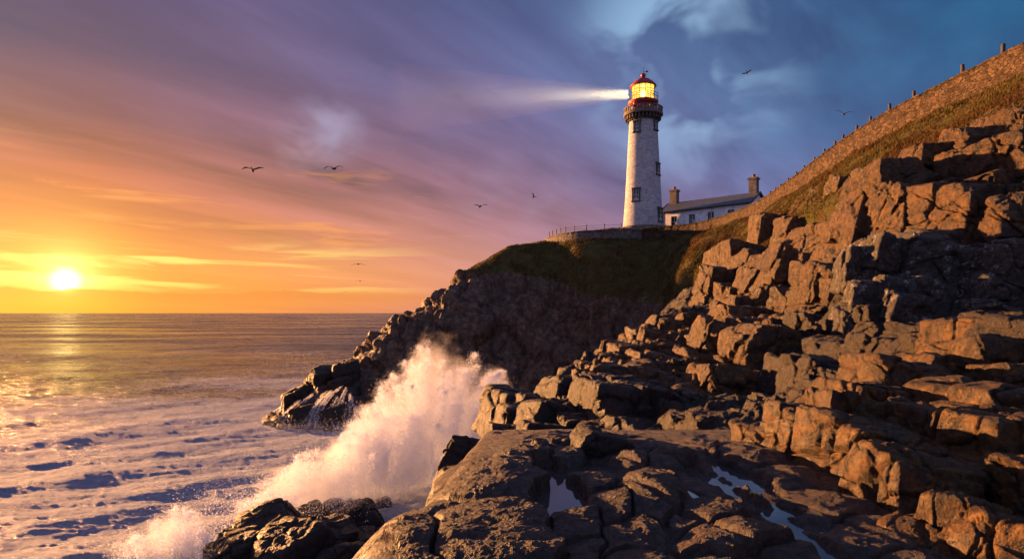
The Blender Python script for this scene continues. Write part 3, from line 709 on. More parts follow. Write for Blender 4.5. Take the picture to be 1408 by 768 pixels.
zr = {}; cnt = {}
LV = np.array(lv); LZ = base_z(LV[:,0], LV[:,1])
for (X_, Y_, w_, h_), Z_ in zip(lv, LZ):
    if Y_ < 9: continue
    px = 704+F*X_/Y_; py = 430-F*(Z_-HZ)/Y_
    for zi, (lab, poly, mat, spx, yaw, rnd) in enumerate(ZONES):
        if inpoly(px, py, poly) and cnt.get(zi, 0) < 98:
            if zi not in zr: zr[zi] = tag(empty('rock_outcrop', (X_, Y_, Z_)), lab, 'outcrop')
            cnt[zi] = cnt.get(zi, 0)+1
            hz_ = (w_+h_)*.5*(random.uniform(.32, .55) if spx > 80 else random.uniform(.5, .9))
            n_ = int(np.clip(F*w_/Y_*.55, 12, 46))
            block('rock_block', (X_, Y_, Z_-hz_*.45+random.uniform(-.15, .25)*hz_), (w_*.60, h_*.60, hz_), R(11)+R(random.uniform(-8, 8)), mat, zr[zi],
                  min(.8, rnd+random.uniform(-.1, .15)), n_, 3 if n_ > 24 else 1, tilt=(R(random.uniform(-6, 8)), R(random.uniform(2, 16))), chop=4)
            break
print('blocks', bid[0], cnt)

# ------------------------------------------------------------------ sea rocks
SR = [ # x0,y0,x1,y1,distance, cluster
 (285,732,356,800,35.5,0),(346,722,435,800,35,0),(326,700,402,745,38,0),(300,718,350,760,37,0),(388,703,420,732,40,0),(405,692,444,716,43,0),(418,716,480,760,37,0),(430,740,500,800,34.5,0),
 (438,683,472,712,46,1),(450,690,516,724,43,1),(500,682,534,700,47.5,1),(470,724,514,756,39,2),(546,686,564,696,49,3),(534,684,546,692,50,3),(462,680,488,700,47,1),(430,708,478,732,40.5,0)]
sea_lab = {0: 'long broken reef of brown wet rock lowest in the surf', 1: 'dark rounded rocks grouped at the far end of the reef', 2: 'single dark rock in white foam beside the wet ledge', 3: 'two tiny rocks awash in foam between reef and ledge'}
sr = {}
for x0, y0, x1, y1, d, g in SR:
    c_ = at((x0+x1)/2, (y0+y1)/2, d); wd = (x1-x0)/F*d; hh = (y1-y0)/F*d
    if g not in sr: sr[g] = tag(empty('sea_rock', (c_.x, c_.y, 0)), sea_lab[g], 'rock')
    block('rock_block', (c_.x, c_.y+.3*wd, c_.z-.45), (wd*.56, wd*.55, max(hh*.5, .4)), R(rng.uniform(0, 50)), M_DARK, sr[g], .6, int(np.clip((x1-x0)*.6, 14, 44)), 2,
          tilt=(R(rng.uniform(-10, 10)), R(rng.uniform(-22, -6))))
TR = [(383,536,428,572,88),(398,556,448,590,82),(440,538,490,572,84),(440,560,478,596,80),(470,566,500,592,80.5),(420,508,462,540,89),(488,545,520,580,83),(455,500,490,535,89),(452,520,482,546,86)]
tp = tag(empty('sea_rock', at(440, 590, 82)), 'dark rocks at the foot of the headland with white water pouring off them', 'rock')
for x0, y0, x1, y1, d in TR:
    c_ = at((x0+x1)/2, (y0+y1)/2, d); wd = (x1-x0)/F*d; hh = (y1-y0)/F*d
    block('rock_block', (c_.x, c_.y+.3*wd, c_.z-.2), (wd*.56, wd*.5, hh*.6), R(rng.uniform(0, 50)), M_DARK, tp, .55, 26, 2, tilt=(0, R(-12)))

# ------------------------------------------------------------------ pools on the ledge
pool_m, n = new_mat('pool_water')
pos = n.node('ShaderNodeNewGeometry').outputs['Position']
p = n.node('ShaderNodeBsdfPrincipled', {'Base Color': (.05, .045, .045, 1), 'Roughness': .04, 'IOR': 1.33, 'Specular IOR Level': 1., 'Normal': n.bump(n.noise(pos, 6, 2), .03, .02)})
n.node('ShaderNodeOutputMaterial', {0: p.outputs[0]})
def pool(pts, zl, lab):
    V = []
    for px, py in pts:
        y_ = (HZ-zl)*F/(py-430); V.append(((px-704)/F*y_, y_, zl))
    tag(link_mesh('rain_pool', V, [tuple(range(len(V)))], pool_m, None, False), lab, 'puddle', kind='structure')
pool([(700,715),(840,715),(850,660),(800,625),(720,625),(690,680)], 11.872, 'mauve rain pool between rounded slabs in the middle of the ledge')
pool([(905,628),(1010,618),(1150,670),(1330,800),(1130,820),(1030,745),(940,690)], 11.875, 'string of pale blue rain pools along the joints of the ledge')

# ------------------------------------------------------------------ stone walls
def stone_mat(name, a, b, sc_=3.1, zs=1.9):
    m_, n = new_mat(name); pos = n.node('ShaderNodeNewGeometry').outputs['Position']
    mp = n.node('ShaderNodeMapping', {0: pos}); mp.inputs['Scale'].default_value = (1, 1, zs)
    wq = n.node('ShaderNodeVectorMath', {0: mp.outputs[0], 1: n.node('ShaderNodeVectorMath', {0: n.node('ShaderNodeTexNoise', {'Vector': pos, 'Scale': 3., 'Detail': 3}).outputs['Color'], 1: (.12,.12,.12)}, operation='MULTIPLY').outputs[0]}, operation='ADD').outputs[0]
    vc = n.node('ShaderNodeTexVoronoi', {'Vector': wq, 'Scale': sc_}); ve = n.node('ShaderNodeTexVoronoi', {'Vector': wq, 'Scale': sc_}, feature='DISTANCE_TO_EDGE')
    rc = n.node('ShaderNodeSeparateColor', {0: vc.outputs['Color']}).outputs[0]
    cc = n.mix(rc, a, b); cc = n.mix(n.mr(n.noise(pos, 1.2, 6, .6), .4, .65, 0, .5), cc, tuple(x*.5 for x in a))
    e = n.mr(ve.outputs[0], 0, .07); cc = n.mix(n.m('MULTIPLY', n.m('SUBTRACT', 1., e), .75), cc, (.03, .025, .02))
    nb = n.bump(n.m('ADD', n.m('MULTIPLY', e, 1.), n.m('MULTIPLY', n.noise(pos, 9, 6, .7), .5)), 1., .10)
    p = n.node('ShaderNodeBsdfPrincipled', {'Base Color': cc, 'Roughness': .85, 'Specular IOR Level': .2, 'Normal': nb})
    n.node('ShaderNodeOutputMaterial', {0: p.outputs[0]}); return m_
M_WALL = stone_mat('rubble_stone', (.035, .022, .014), (.125, .078, .045))
M_WALLG = stone_mat('grey_rubble_stone', (.13, .115, .105), (.24, .21, .19), 2.6)
def catmull(P_, n_):
    P_ = [Vector(p) for p in P_]; P_ = [P_[0]*2-P_[1]]+P_+[P_[-1]*2-P_[-2]]; o = []
    for i in range(1, len(P_)-2):
        for k in range(n_):
            t_ = k/n_; a, b, c_, d_ = P_[i-1:i+3]
            o.append(.5*((2*b)+(c_-a)*t_+(2*a-5*b+4*c_-d_)*t_*t_+(3*b-a-3*c_+d_)*t_**3))
    o.append(P_[-2]); return o
def wall_mesh(path, thick, depth, seed, cope=.12):
    """free-standing dry stone wall along a path of top points: uneven faces, lumpy coping"""
    L_ = [0]
    for a, b in zip(path, path[1:]): L_.append(L_[-1]+(b-a).length)
    nn = int(L_[-1]/.12); prof = [(-.5, -depth)]+[(-.5, -depth+(depth-.1)*k/12) for k in range(1, 13)]+[(-.56, -.1), (-.56, 0), (-.2, .05), (.2, .05), (.56, 0), (.56, -.1), (.5, -.3), (.5, -depth)]
    V = []
    for i in range(nn+1):
        s_ = L_[-1]*i/nn; j = min(max(np.searchsorted(L_, s_)-1, 0), len(path)-2); f = (s_-L_[j])/(L_[j+1]-L_[j])
        p = path[j].lerp(path[j+1], f); d_ = (path[j+1]-path[j]); d_.z = 0; d_.normalize(); nrm = Vector((d_.y, -d_.x, 0))
        for a, b in prof: V.append(p+nrm*(a*thick)+Vector((0, 0, b)))
    V = np.array([tuple(v) for v in V]); m_ = len(prof)
    F1, F2, rid, _o = voro(V*np.array([2.6, 2.6, 4.2]), seed)
    V = V+(fbm(V*1.6, 3, seed)*.05)[:, None]*np.array([1, 1, .8])
    top = np.tile(np.array([b > -.12 for a, b in prof]), nn+1)
    V[:, 0] += (rid-.5)*.09; V[:, 2] += np.where(top, (rid-.5)*cope, 0)
    return V, grid_faces(m_, nn+1)[:, ::-1].copy()
WP = [(1500,12,33),(1408,61,38),(1324,102,43),(1257,136,47.5),(1224,153,50),(1178,181,55),(1134,212,60.5),(1095,242,67),(1045,276,77),(1000,295,87),(960,306,93),(920,311,97),(881,314,100)]
path = catmull([at(*p) for p in WP], 10)
V, Fq = wall_mesh(path, .55, 3.0, 5)
tag(link_mesh('stone_wall', V, Fq, M_WALL), 'long rubble stone wall climbing the ridge towards the cottage', 'wall')
TP = [(881,315.5,99.7),(854,315.5,98.6),(831,316,98.2),(809,317,98.8),(790,318.5,100),(771,321.5,102.5),(757,325.5,106),(752.5,328,110),(752,328,115)]
tpath = catmull([at(*p) for p in TP], 8)
V, Fq = wall_mesh(tpath, .5, 3.2, 9, .05)
tag(link_mesh('terrace_wall', V, Fq, M_WALLG), 'low grey curved terrace wall in front of the lighthouse', 'wall')
M_WOOD = simple('weathered_wood', (.075, .055, .042), .85, scale=9, bump=.6, bdist=.02)
M_IRON = simple('grey_iron', (.045, .042, .042), .7)
near_p = [1379,1324,1257,1224,1197,1178,1160,1148,1134,1120,1106,1095,1084,1073,1066,1059]
for k, px in enumerate(near_p):
    best = min(path, key=lambda v: abs(704+v.x/v.y*F-px)); i = path.index(best)
    nb_ = path[i+1] if (704+best.x/best.y*F-px) > 0 else path[i-1]
    pa, pb = 704+best.x/best.y*F, 704+nb_.x/nb_.y*F; f = (px-pa)/(pb-pa); p = best.lerp(nb_, f)
    mb = MB(); hgt = [.62,.62,.56,.56,.5,.5,.5,.48,.46,.44,.42,.4,.38,.36,.36,.36][k]; r_ = [.13,.125,.12,.115,.11][min(k, 4)]
    ln = rng.uniform(-.04, .04, 2)
    mb.bar((0, 0, -.35), (ln[0], ln[1], hgt), r_, 10, r_*.92).bar((ln[0], ln[1], hgt), (ln[0], ln[1], hgt+.03), r_*.92, 10, r_*.6)
    o = mb.build('fence_post', M_WOOD); o.location = p
    lab = {0: 'thick dark post on the wall nearest the top right corner', 1: 'second dark post from the top right on the wall'}.get(k)
    tag(o, lab or 'short dark wooden post in the row of posts climbing the stone wall', 'post', 'wooden posts on the stone wall')
rl = tag(empty('railing', at(809, 317, 98.8)), 'thin iron railing with posts on the grey curved terrace wall', 'railing')
rp = []
for px in [853.5, 830, 807.5, 789.5, 777, 771, 764.5, 759.5, 755.5]:
    i = min(range(len(tpath)-4), key=lambda i: abs(704+tpath[i].x/tpath[i].y*F-px)); rp.append(tpath[i].copy())
for p in rp:
    q = p-rl.location; MB().bar(q+Vector((0, 0, -.1)), q+Vector((0, 0, .85)), .07, 8).bar(q+Vector((0, 0, .85)), q+Vector((0, 0, .93)), .10, 8, .04).build('post', M_IRON, rl)
for hz in (.38, .74):
    mb = MB()
    for a, b in zip(rp, rp[1:]): mb.bar(a-rl.location+Vector((0, 0, hz)), b-rl.location+Vector((0, 0, hz)), .022, 5)
    mb.build('rail', M_IRON, rl)

# ------------------------------------------------------------------ lighthouse
LX, LY, LZ0 = 22.05, 110., 26.5
S = 110/F
def lz(py): return HZ+(430-py)*S-LZ0
lh = tag(empty('lighthouse', (LX, LY, LZ0)), 'tall whitewashed stone lighthouse with lit lantern and red domed cap', 'lighthouse')
m_, n = new_mat('whitewashed_stone'); tcn = n.node('ShaderNodeTexCoord').outputs['Object']
sx = n.node('ShaderNodeSeparateXYZ', {0: tcn}); an = n.m('MULTIPLY', n.m('ARCTAN2', sx.outputs[0], sx.outputs[1]), 2.9)
br = n.node('ShaderNodeTexBrick', {'Vector': n.xyz(an, sx.outputs[2], 0.), 'Scale': 1., 'Mortar Size': .035, 'Brick Width': .75, 'Row Height': .36, 'Mortar Smooth': .5,
      'Color1': (.55, .57, .61, 1), 'Color2': (.40, .41, .44, 1), 'Mortar': (.40, .39, .39, 1)})
wear = n.noise(tcn, 1.1, 8, .7, .4); wear2 = n.noise(tcn, 4.5, 8, .72)
cc = n.mix(n.mr(wear2, .50, .66, 0, .75), br.outputs[0], (.19, .165, .15)); cc = n.mix(n.mr(wear, .5, .72, 0, .55), cc, (.17, .15, .14))
strk = n.noise(n.xyz(n.m('MULTIPLY', an, 3.), n.m('MULTIPLY', sx.outputs[2], .18), 0.), 1., 5, .6)
cc = n.mix(n.mr(strk, .55, .75, 0, .45), cc, (.25, .21, .18))
p = n.node('ShaderNodeBsdfPrincipled', {'Base Color': cc, 'Roughness': .8, 'Specular IOR Level': .25, 'Normal': n.bump(n.m('ADD', n.m('MULTIPLY', br.outputs[1], -.6), n.m('MULTIPLY', wear2, .9)), 1., .08)})
n.node('ShaderNodeOutputMaterial', {0: p.outputs[0]}); M_TOWER = m_
M_STONE = simple('brown_stone', (.17, .148, .125), .85, scale=2.5, bump=.7, bdist=.05, var=.25)
M_RED = simple('red_paint', (.36, .035, .028), .45, var=.2, bump=.15)
M_GLASSD = simple('dark_window_glass', (.02, .03, .04), .08, spec=.8, var=0)
M_FRAMEW = simple('white_frame', (.55, .55, .55), .5)
M_DKSTONE = simple('dark_stone_frame', (.085, .07, .06), .85, scale=3, bump=.5, bdist=.04, var=.2)
def rad_t(z): 
    f = (z-lz(312))/(lz(166)-lz(312)); return 3.25+(2.30-3.25)*f+.10*max(0, 1-f*4)
prof = [(rad_t(0), 0)]+[(rad_t(z), z) for z in np.linspace(.5, lz(168), 22)]+[(2.32, lz(167))]
MB().lathe(prof, 72).build('tower', M_TOWER, lh, True)
# plinth wall seen at the foot
MB().lathe([(3.75, 0), (3.75, lz(313)), (3.60, lz(312.3)), (3.3, lz(312.3))], 64).build('plinth', M_STONE, lh)
# windows: px, py centre, half width, half height
for px, py, hw_, hh_ in ((873, 178.5, .42, .80), (899, 174.5, .42, .85), (901.8, 235.5, .42, .85), (871, 271.5, .50, .95), (904, 298, .50, 1.0)):
    z = lz(py); rz_ = rad_t(z); xo = (px-884.5)*S; a = math.asin(max(-.97, min(.97, xo/rz_)))
    M_ = Matrix.Translation((0, 0, z)) @ Matrix.Rotation(a, 4, 'Z') @ Matrix.Translation((0, -rz_, 0))
    wn = MB().box(-hw_-.2, -hw_, -.10, .45, -hh_, hh_, M_).box(hw_, hw_+.2, -.10, .45, -hh_, hh_, M_).box(-hw_-.28, hw_+.28, -.14, .45, hh_+.003, hh_+.26, M_).box(-hw_-.3, hw_+.3, -.20, .45, -hh_-.22, -hh_-.003, M_).build('window', M_DKSTONE, lh)
    MB().box(-hw_+.002, hw_-.002, -.02, .3, -hh_+.002, hh_-.002, M_).build('pane', M_GLASSD, wn)
    MB().box(-.035, .035, -.05, -.024, -hh_+.03, hh_-.03, M_).box(-hw_+.01, -.038, -.05, -.024, -.035, .035, M_).box(.038, hw_-.01, -.05, -.024, -.035, .035, M_).box(-hw_+.004, -hw_+.07, -.05, -.024, -hh_+.03, hh_-.03, M_).box(hw_-.07, hw_-.004, -.05, -.024, -hh_+.03, hh_-.03, M_).build('frame', M_FRAMEW, wn)
# corbelled gallery
mb = MB()
for k in range(30):
    M_ = Matrix.Rotation(2*math.pi*k/30, 4, 'Z'); zc_ = lz(163)
    mb.box(-.14, .14, -2.95, -2.2, zc_-.35, zc_+.30, M_).box(-.14, .14, -2.62, -2.2, lz(168), zc_-.353, M_)
mb.build('corbels', M_DKSTONE, lh)
gz = lz(160.5)
MB().lathe([(2.25, gz), (3.15, gz), (3.28, gz+.12), (3.28, gz+.32), (3.15, gz+.40), (2.25, gz+.40)], 72).build('gallery_deck', M_STONE, lh)
mb = MB()
for k in range(34):
    M_ = Matrix.Rotation(2*math.pi*k/34, 4, 'Z'); mb.box(-.13, .13, -3.20, -3.03, gz+.403, gz+1.18, M_)
mb.lathe([(3.0, gz+1.183), (3.24, gz+1.183), (3.24, gz+1.32), (3.0, gz+1.32)], 72, close=True)
mb.lathe([(3.06, gz+.403), (3.17, gz+.403), (3.17, gz+.62), (3.06, gz+.62)], 72, close=True)
mb.build('parapet', M_STONE, lh)
MB().lathe([(1.95, gz+.403), (1.95, lz(147.5)), (2.40, lz(144)), (2.52, lz(142.2)), (2.52, lz(140.6)), (2.30, lz(140.4)), (1.9, lz(139))], 48).build('drum', M_RED, lh, False)
mb = MB(); rz0 = lz(140.5)
for k in range(20):
    a = 2*math.pi*k/20; mb.bar((2.46*math.cos(a), 2.46*math.sin(a), rz0), (2.46*math.cos(a), 2.46*math.sin(a), rz0+1.15), .028, 5)
for zz_ in (rz0+.55, rz0+1.12): mb.lathe([(2.43, zz_), (2.49, zz_), (2.49, zz_+.05), (2.43, zz_+.05)], 40, close=True)
mb.build('lantern_railing', M_IRON, lh)
# lantern room
gz0, gz1 = lz(139), lz(119)
M_BAR = simple('lantern_bars', (.30, .20, .06), .5)
mb = MB()
for k in range(12):
    a = 2*math.pi*k/12; c_, s_ = math.cos(a)*1.86, math.sin(a)*1.86
    mb.bar((c_, s_, gz0), (c_, s_, gz1), .045, 6)
for zz_ in (gz0, gz0+.85, gz0+1.65, gz1-.08): mb.lathe([(1.83, zz_), (1.90, zz_), (1.90, zz_+.07), (1.83, zz_+.07)], 36, close=True)
mb.build('glazing_bars', M_BAR, lh)
m_, n = new_mat('lantern_glass')
g_ = n.node('ShaderNodeBsdfPrincipled', {'Base Color': (1, .93, .55, 1), 'Roughness': .35, 'Transmission Weight': 1., 'IOR': 1.05})
tr = n.node('ShaderNodeBsdfTransparent', {0: (1, .95, .7, 1)}); tl = n.node('ShaderNodeBsdfTranslucent', {0: (.95, .80, .25, 1)})
mx = n.node('ShaderNodeMixShader', {0: .45, 1: tr.outputs[0], 2: tl.outputs[0]}); n.node('ShaderNodeOutputMaterial', {0: mx.outputs[0]})
MB().lathe([(1.80, gz0), (1.80, gz1)], 48, close=False).build('lantern_glass', m_, lh, True)
ob = lh.children[-1] if False else None
def emis(name, colr, st_):
    m_, n = new_mat(name); e = n.node('ShaderNodeEmission', {0: col4(colr), 1: st_}); n.node('ShaderNodeOutputMaterial', {0: e.outputs[0]}); return m_
zl_ = (gz0+gz1)/2+.05
MB().lathe([(.05, zl_-.62), (.42, zl_-.45), (.58, zl_), (.42, zl_+.45), (.05, zl_+.62)], 24).build('lens', emis('lamp_glow', (1, .88, .38), 1.3), lh, True)
MB().lathe([(.02, zl_-.34), (.26, zl_-.2), (.34, zl_), (.26, zl_+.2), (.02, zl_+.34)], 16).build('bulb', emis('lamp_core', (1, .97, .75), 5.), lh, True)
MB().lathe([(2.18, lz(119.6)), (2.2, lz(118.8)), (1.75, lz(114.6)), (1.1, lz(110.2)), (.45, lz(107.6)), (.3, lz(106.4))], 48).build('cap', M_RED, lh, True)
MB().lathe([(.05, lz(107)), (.34, lz(105.8)), (.45, lz(103.8)), (.32, lz(101.6)), (.05, lz(100.8))], 24).build('ball', M_RED, lh, True)
MB().bar((0, 0, lz(101)), (0, 0, lz(92.5)), .05, 6, .03).box(.06, .75, -.015, .015, lz(98.6), lz(98.2)).box(.45, .8, -.012, .012, lz(99.6), lz(97.4)).build('weather_vane', M_IRON, lh)
fb = MB().lathe([(.05, gz+.9), (.30, gz+1.05), (.36, gz+1.6), (.30, gz+2.1), (.06, gz+2.3)], 16, c=(-1.70, -2.0)); fb.build('red_lamp_housing', simple('bright_red', (.62, .02, .03), .4), lh, True)
pl = bpy.data.lights.new('lantern_light', 'POINT'); pl.energy = 130; pl.color = (1, .88, .45); pl.shadow_soft_size = .5
po = bpy.data.objects.new('lantern_light', pl); sc.collection.objects.link(po); po.location = (LX, LY, LZ0+zl_+1.0)

# ------------------------------------------------------------------ keeper's cottage
Aw_ = Vector((25.4, 112., 0)); Bw = Vector((36.75, 101., 0)); ul = (Bw-Aw_); LEN = ul.length; ang_ = math.atan2(ul.y, ul.x)
GZ = 26.6; EZ = 31.17-GZ; RZ = 32.95-GZ; DEP = 6.0
ct = tag(empty('cottage', (Aw_.x, Aw_.y, GZ), ang_), 'long white keeper cottage with slate roof and two chimneys behind the stone wall', 'cottage')
M_WHITE = simple('white_render', (.86, .85, .87), .85, var=.12, scale=1.6, bump=.35, bdist=.03)
m_, n = new_mat('slate'); oc = n.node('ShaderNodeTexCoord').outputs['Object']
br = n.node('ShaderNodeTexBrick', {'Vector': oc, 'Scale': 1., 'Brick Width': .42, 'Row Height': .26, 'Mortar Size': .015, 'Color1': (.10, .12, .15, 1), 'Color2': (.065, .08, .10, 1), 'Mortar': (.03, .035, .04, 1)})
cc = n.mix(n.mr(n.noise(oc, 1.5, 6, .65), .45, .7, 0, .5), br.outputs[0], (.13, .13, .12))
p = n.node('ShaderNodeBsdfPrincipled', {'Base Color': cc, 'Roughness': .45, 'Normal': n.bump(n.m('ADD', br.outputs[1], n.noise(oc, 8, 5)), .5, .03)}); n.node('ShaderNodeOutputMaterial', {0: p.outputs[0]}); M_SLATE = m_
wins = [.105, .285, .50, .73]
xs_ = []
for px in (926.8, 951.5, 977.5, 1005):
    k = (px-704)/F; s_ = (k*Aw_.y-Aw_.x)/((ul.x)-k*ul.y); xs_.append(s_*LEN)
# wall with openings, back, gables
mb = MB(); W2 = .55; z0w, z1w = 28.55-GZ, 30.25-GZ; cur = 0
for wx_ in xs_:
    mb.box(cur, wx_-W2, 0, .35, 0, EZ); mb.box(wx_-W2, wx_+W2, .001, .35, 0, z0w); mb.box(wx_-W2, wx_+W2, .001, .35, z1w, EZ); cur = wx_+W2
mb.box(cur, LEN, 0, .35, 0, EZ); mb.box(0, LEN, DEP-.35, DEP, 0, EZ)
for xg in (0, LEN-.35):
    V = [(xg, .352, 0), (xg, DEP-.352, 0), (xg, DEP-.352, EZ), (xg, DEP/2, RZ-.12), (xg, .352, EZ)]; V += [(a+.35, b, c_) for a, b, c_ in V]
    mb.add(V, [(0,1,2,3,4), (9,8,7,6,5)]+[(k, k+5, (k+1) % 5+5, (k+1) % 5) for k in range(5)])
mb.build('wall', M_WHITE, ct)
for wx_ in xs_:
    wn = MB().box(wx_-W2+.002, wx_-W2+.1, .06, .2, z0w, z1w).box(wx_+W2-.1, wx_+W2-.002, .06, .2, z0w, z1w).box(wx_-W2+.1, wx_+W2-.1, .06, .2, z1w-.1, z1w-.002).box(wx_-W2-.1, wx_+W2+.1, -.08, .2, z0w-.12, z0w).build('window', M_DKSTONE, ct)
    MB().box(wx_-W2+.1, wx_+W2-.1, .14, .17, z0w, z1w-.1).build('pane', M_GLASSD, wn)
    MB().box(wx_-.03, wx_+.03, .10, .138, z0w+.02, z1w-.12).box(wx_-W2+.12, wx_-.032, .10, .138, z0w+.75, z0w+.81).box(wx_+.032, wx_+W2-.12, .10, .138, z0w+.75, z0w+.81).box(wx_+.05, wx_+W2-.12, .10, .136, z0w+.02, z0w+.72).build('sash', M_FRAMEW, wn)
sl_ = (RZ-EZ)/(DEP/2); ov = .35
for sgn, nm_ in ((0, 'roof'),):
    V = []; t_ = .14
    for xq in (-.3, LEN+.3):
        V += [(xq, -ov, EZ-ov*sl_), (xq, DEP/2, RZ), (xq, DEP+ov, EZ-ov*sl_), (xq, DEP+ov, EZ-ov*sl_+t_), (xq, DEP/2, RZ+t_), (xq, -ov, EZ-ov*sl_+t_)]
    rf = link_mesh('roof', V, [(0,1,2,3,4,5), (11,10,9,8,7,6)]+[(k, k+6, (k+1) % 6+6, (k+1) % 6) for k in range(6)], M_SLATE, ct, False)
M_BARGE = simple('dark_bargeboard', (.06, .05, .045), .6)
for xq in (-.38, LEN+.305):
    pf = [(-ov-.03, EZ-ov*sl_-.12), (DEP/2, RZ-.12), (DEP+ov+.03, EZ-ov*sl_-.12), (DEP+ov+.03, EZ-ov*sl_+t_+.04), (DEP/2, RZ+t_+.04), (-ov-.03, EZ-ov*sl_+t_+.04)]
    V = [(xq, a, b) for a, b in pf]+[(xq+.07, a, b) for a, b in pf]
    link_mesh('bargeboard', V, [(0,1,2,3,4,5), (11,10,9,8,7,6)]+[(k, k+6, (k+1) % 6+6, (k+1) % 6) for k in range(6)], M_BARGE, rf, False)
MB().bar((-.3, -ov-.09, EZ-ov*sl_+.02), (LEN+.3, -ov-.09, EZ-ov*sl_+.02), .085, 8).build('gutter', M_BARGE, rf)
MB().bar((9.4, -.09, 0), (9.4, -.09, EZ-.2), .05, 8).build('downpipe', M_FRAMEW, ct)
MB().box(-.32, -.003, -.12, .42, 0, EZ-.14).build('corner_pier', M_STONE, ct)
for xc, zt in ((.95, 34.95-GZ), (LEN-.75, 35.05-GZ)):
    ch = MB().box(xc-.62, xc+.62, DEP/2-.5, DEP/2+.5, RZ-.5, zt).build('chimney', M_STONE, rf)
    MB().box(xc-.78, xc+.78, DEP/2-.64, DEP/2+.64, zt+.002, zt+.24).box(xc-.66, xc+.66, DEP/2-.54, DEP/2+.54, zt+.243, zt+.38).build('cap', M_STONE, ch)
    MB().lathe([(.27, zt+.383), (.24, zt+.75), (.30, zt+.78), (.30, zt+.86), (.2, zt+.87)], 14, c=(xc, DEP/2)).build('pot', M_STONE, ch)

# ------------------------------------------------------------------ gulls
M_GULL = simple('gull_feathers', (.10, .09, .09), .8, var=.2)
def gull(px, py, d, span, head, lw_, rw_, roll, lab, pitch=0.):
    """one mesh: spindle body with beak and tail, two cranked wings; lw_/rw_ are (inner, outer) dihedral angles"""
    V = []; Fc = []; L_ = span*.40; n_ = 10
    rings = [(-.52, .0, .012), (-.48, .0, .05), (-.30, 0, .075), (-.05, 0, .125), (.18, .01, .13), (.33, .03, .085), (.42, .05, .075), (.48, .05, .065), (.53, .04, .025), (.60, .03, .006)]
    for xx, zz_, rr_ in rings:
        for k in range(n_):
            a = 2*math.pi*k/n_; V.append((xx*L_*1.1, rr_*L_*math.cos(a)*1.05, zz_*L_+rr_*L_*math.sin(a)))
    for i in range(len(rings)-1):
        for k in range(n_): Fc.append((i*n_+k, i*n_+(k+1) % n_, (i+1)*n_+(k+1) % n_, (i+1)*n_+k))
    Fc += [tuple(range(n_))[::-1], tuple(range((len(rings)-1)*n_, len(rings)*n_))]
    b = len(V); V += [(-.45*L_, .03*L_, .02*L_), (-.45*L_, -.03*L_, .02*L_), (-.78*L_, .14*L_, 0), (-.74*L_, 0, 0), (-.78*L_, -.14*L_, 0), (-.45*L_, 0, -.02*L_)]
    Fc += [(b, b+2, b+3, b+1), (b+1, b+3, b+4), (b+5, b+3, b+2, b), (b+5, b+4, b+3)]
    for sg, (ai, ao) in ((1, lw_), (-1, rw_)):
        st_ = []; y_ = .06*L_; z_ = .06*L_; xo = 0; nseg = 12
        for i in range(nseg+1):
            f = i/nseg; ang = R(ai+(ao-ai)*sstep(.25, .75, np.array(f)).item()); 
            chord = span*(.155-.03*f if f < .6 else .137*(1-(f-.6)/.4)**.7+.008); sweep = span*(.05*math.sin(min(f, .5)*math.pi)-.16*max(0, f-.45))
            st_.append((xo+sweep, y_, z_, chord)); y_ += span*.5/nseg*math.cos(ang); z_ += span*.5/nseg*math.sin(ang)
        for (xx, yy, zz_, ch_) in st_:
            b = len(V); V += [(xx+ch_*.45, sg*yy, zz_), (xx+ch_*.15, sg*yy, zz_+ch_*.09+.004), (xx-ch_*.55, sg*yy, zz_), (xx+ch_*.1, sg*yy, zz_-.006)]
        b0 = len(V)-4*(nseg+1)
        for i in range(nseg):
            for k in range(4): Fc.append((b0+i*4+k, b0+i*4+(k+1) % 4, b0+(i+1)*4+(k+1) % 4, b0+(i+1)*4+k))
        Fc += [tuple(b0+k for k in (3, 2, 1, 0)), tuple(b0+nseg*4+k for k in range(4))]
    o = link_mesh('seagull', V, Fc, M_GULL); o.location = at(px, py, d); o.rotation_mode = 'ZYX'
    o.rotation_euler = (R(roll), R(pitch), R(head)); tag(o, lab, 'seagull', 'gulls in the sky'); return o
gull(347, 234, 46, 1.6, 100, (28, -48), (32, -8), -14, 'dark gull with drooping wings, leftmost bird in the sky')
gull(459, 232, 46, 1.6, 80, (22, -38), (26, -30), 8, 'dark gull with arched wings right of the leftmost bird')
gull(660, 284, 62, 1.6, 75, (18, -35), (24, 5), 24, 'gull banking with one wing up, left of the headland top')
gull(734, 271, 85, 1.3, 30, (55, 30), (20, -10), 30, 'tiny distant gull nearest the lighthouse beam on its left')
gull(492.5, 363, 50, 1.05, 88, (-4, -20), (-4, -20), 0, 'plump gull seen head on low over the sea')
gull(495, 386, 100, 1.2, 85, (16, -26), (16, -26), 0, 'very small gull just above the sea horizon')
gull(1160, 157, 46, 1.35, 50, (38, -5), (20, -12), 12, 'gull gliding right beside the post topped stone wall')
gull(1027, 100, 75, 1.15, 60, (22, 5), (18, 0), -38, 'faint small gull high right of the lighthouse')

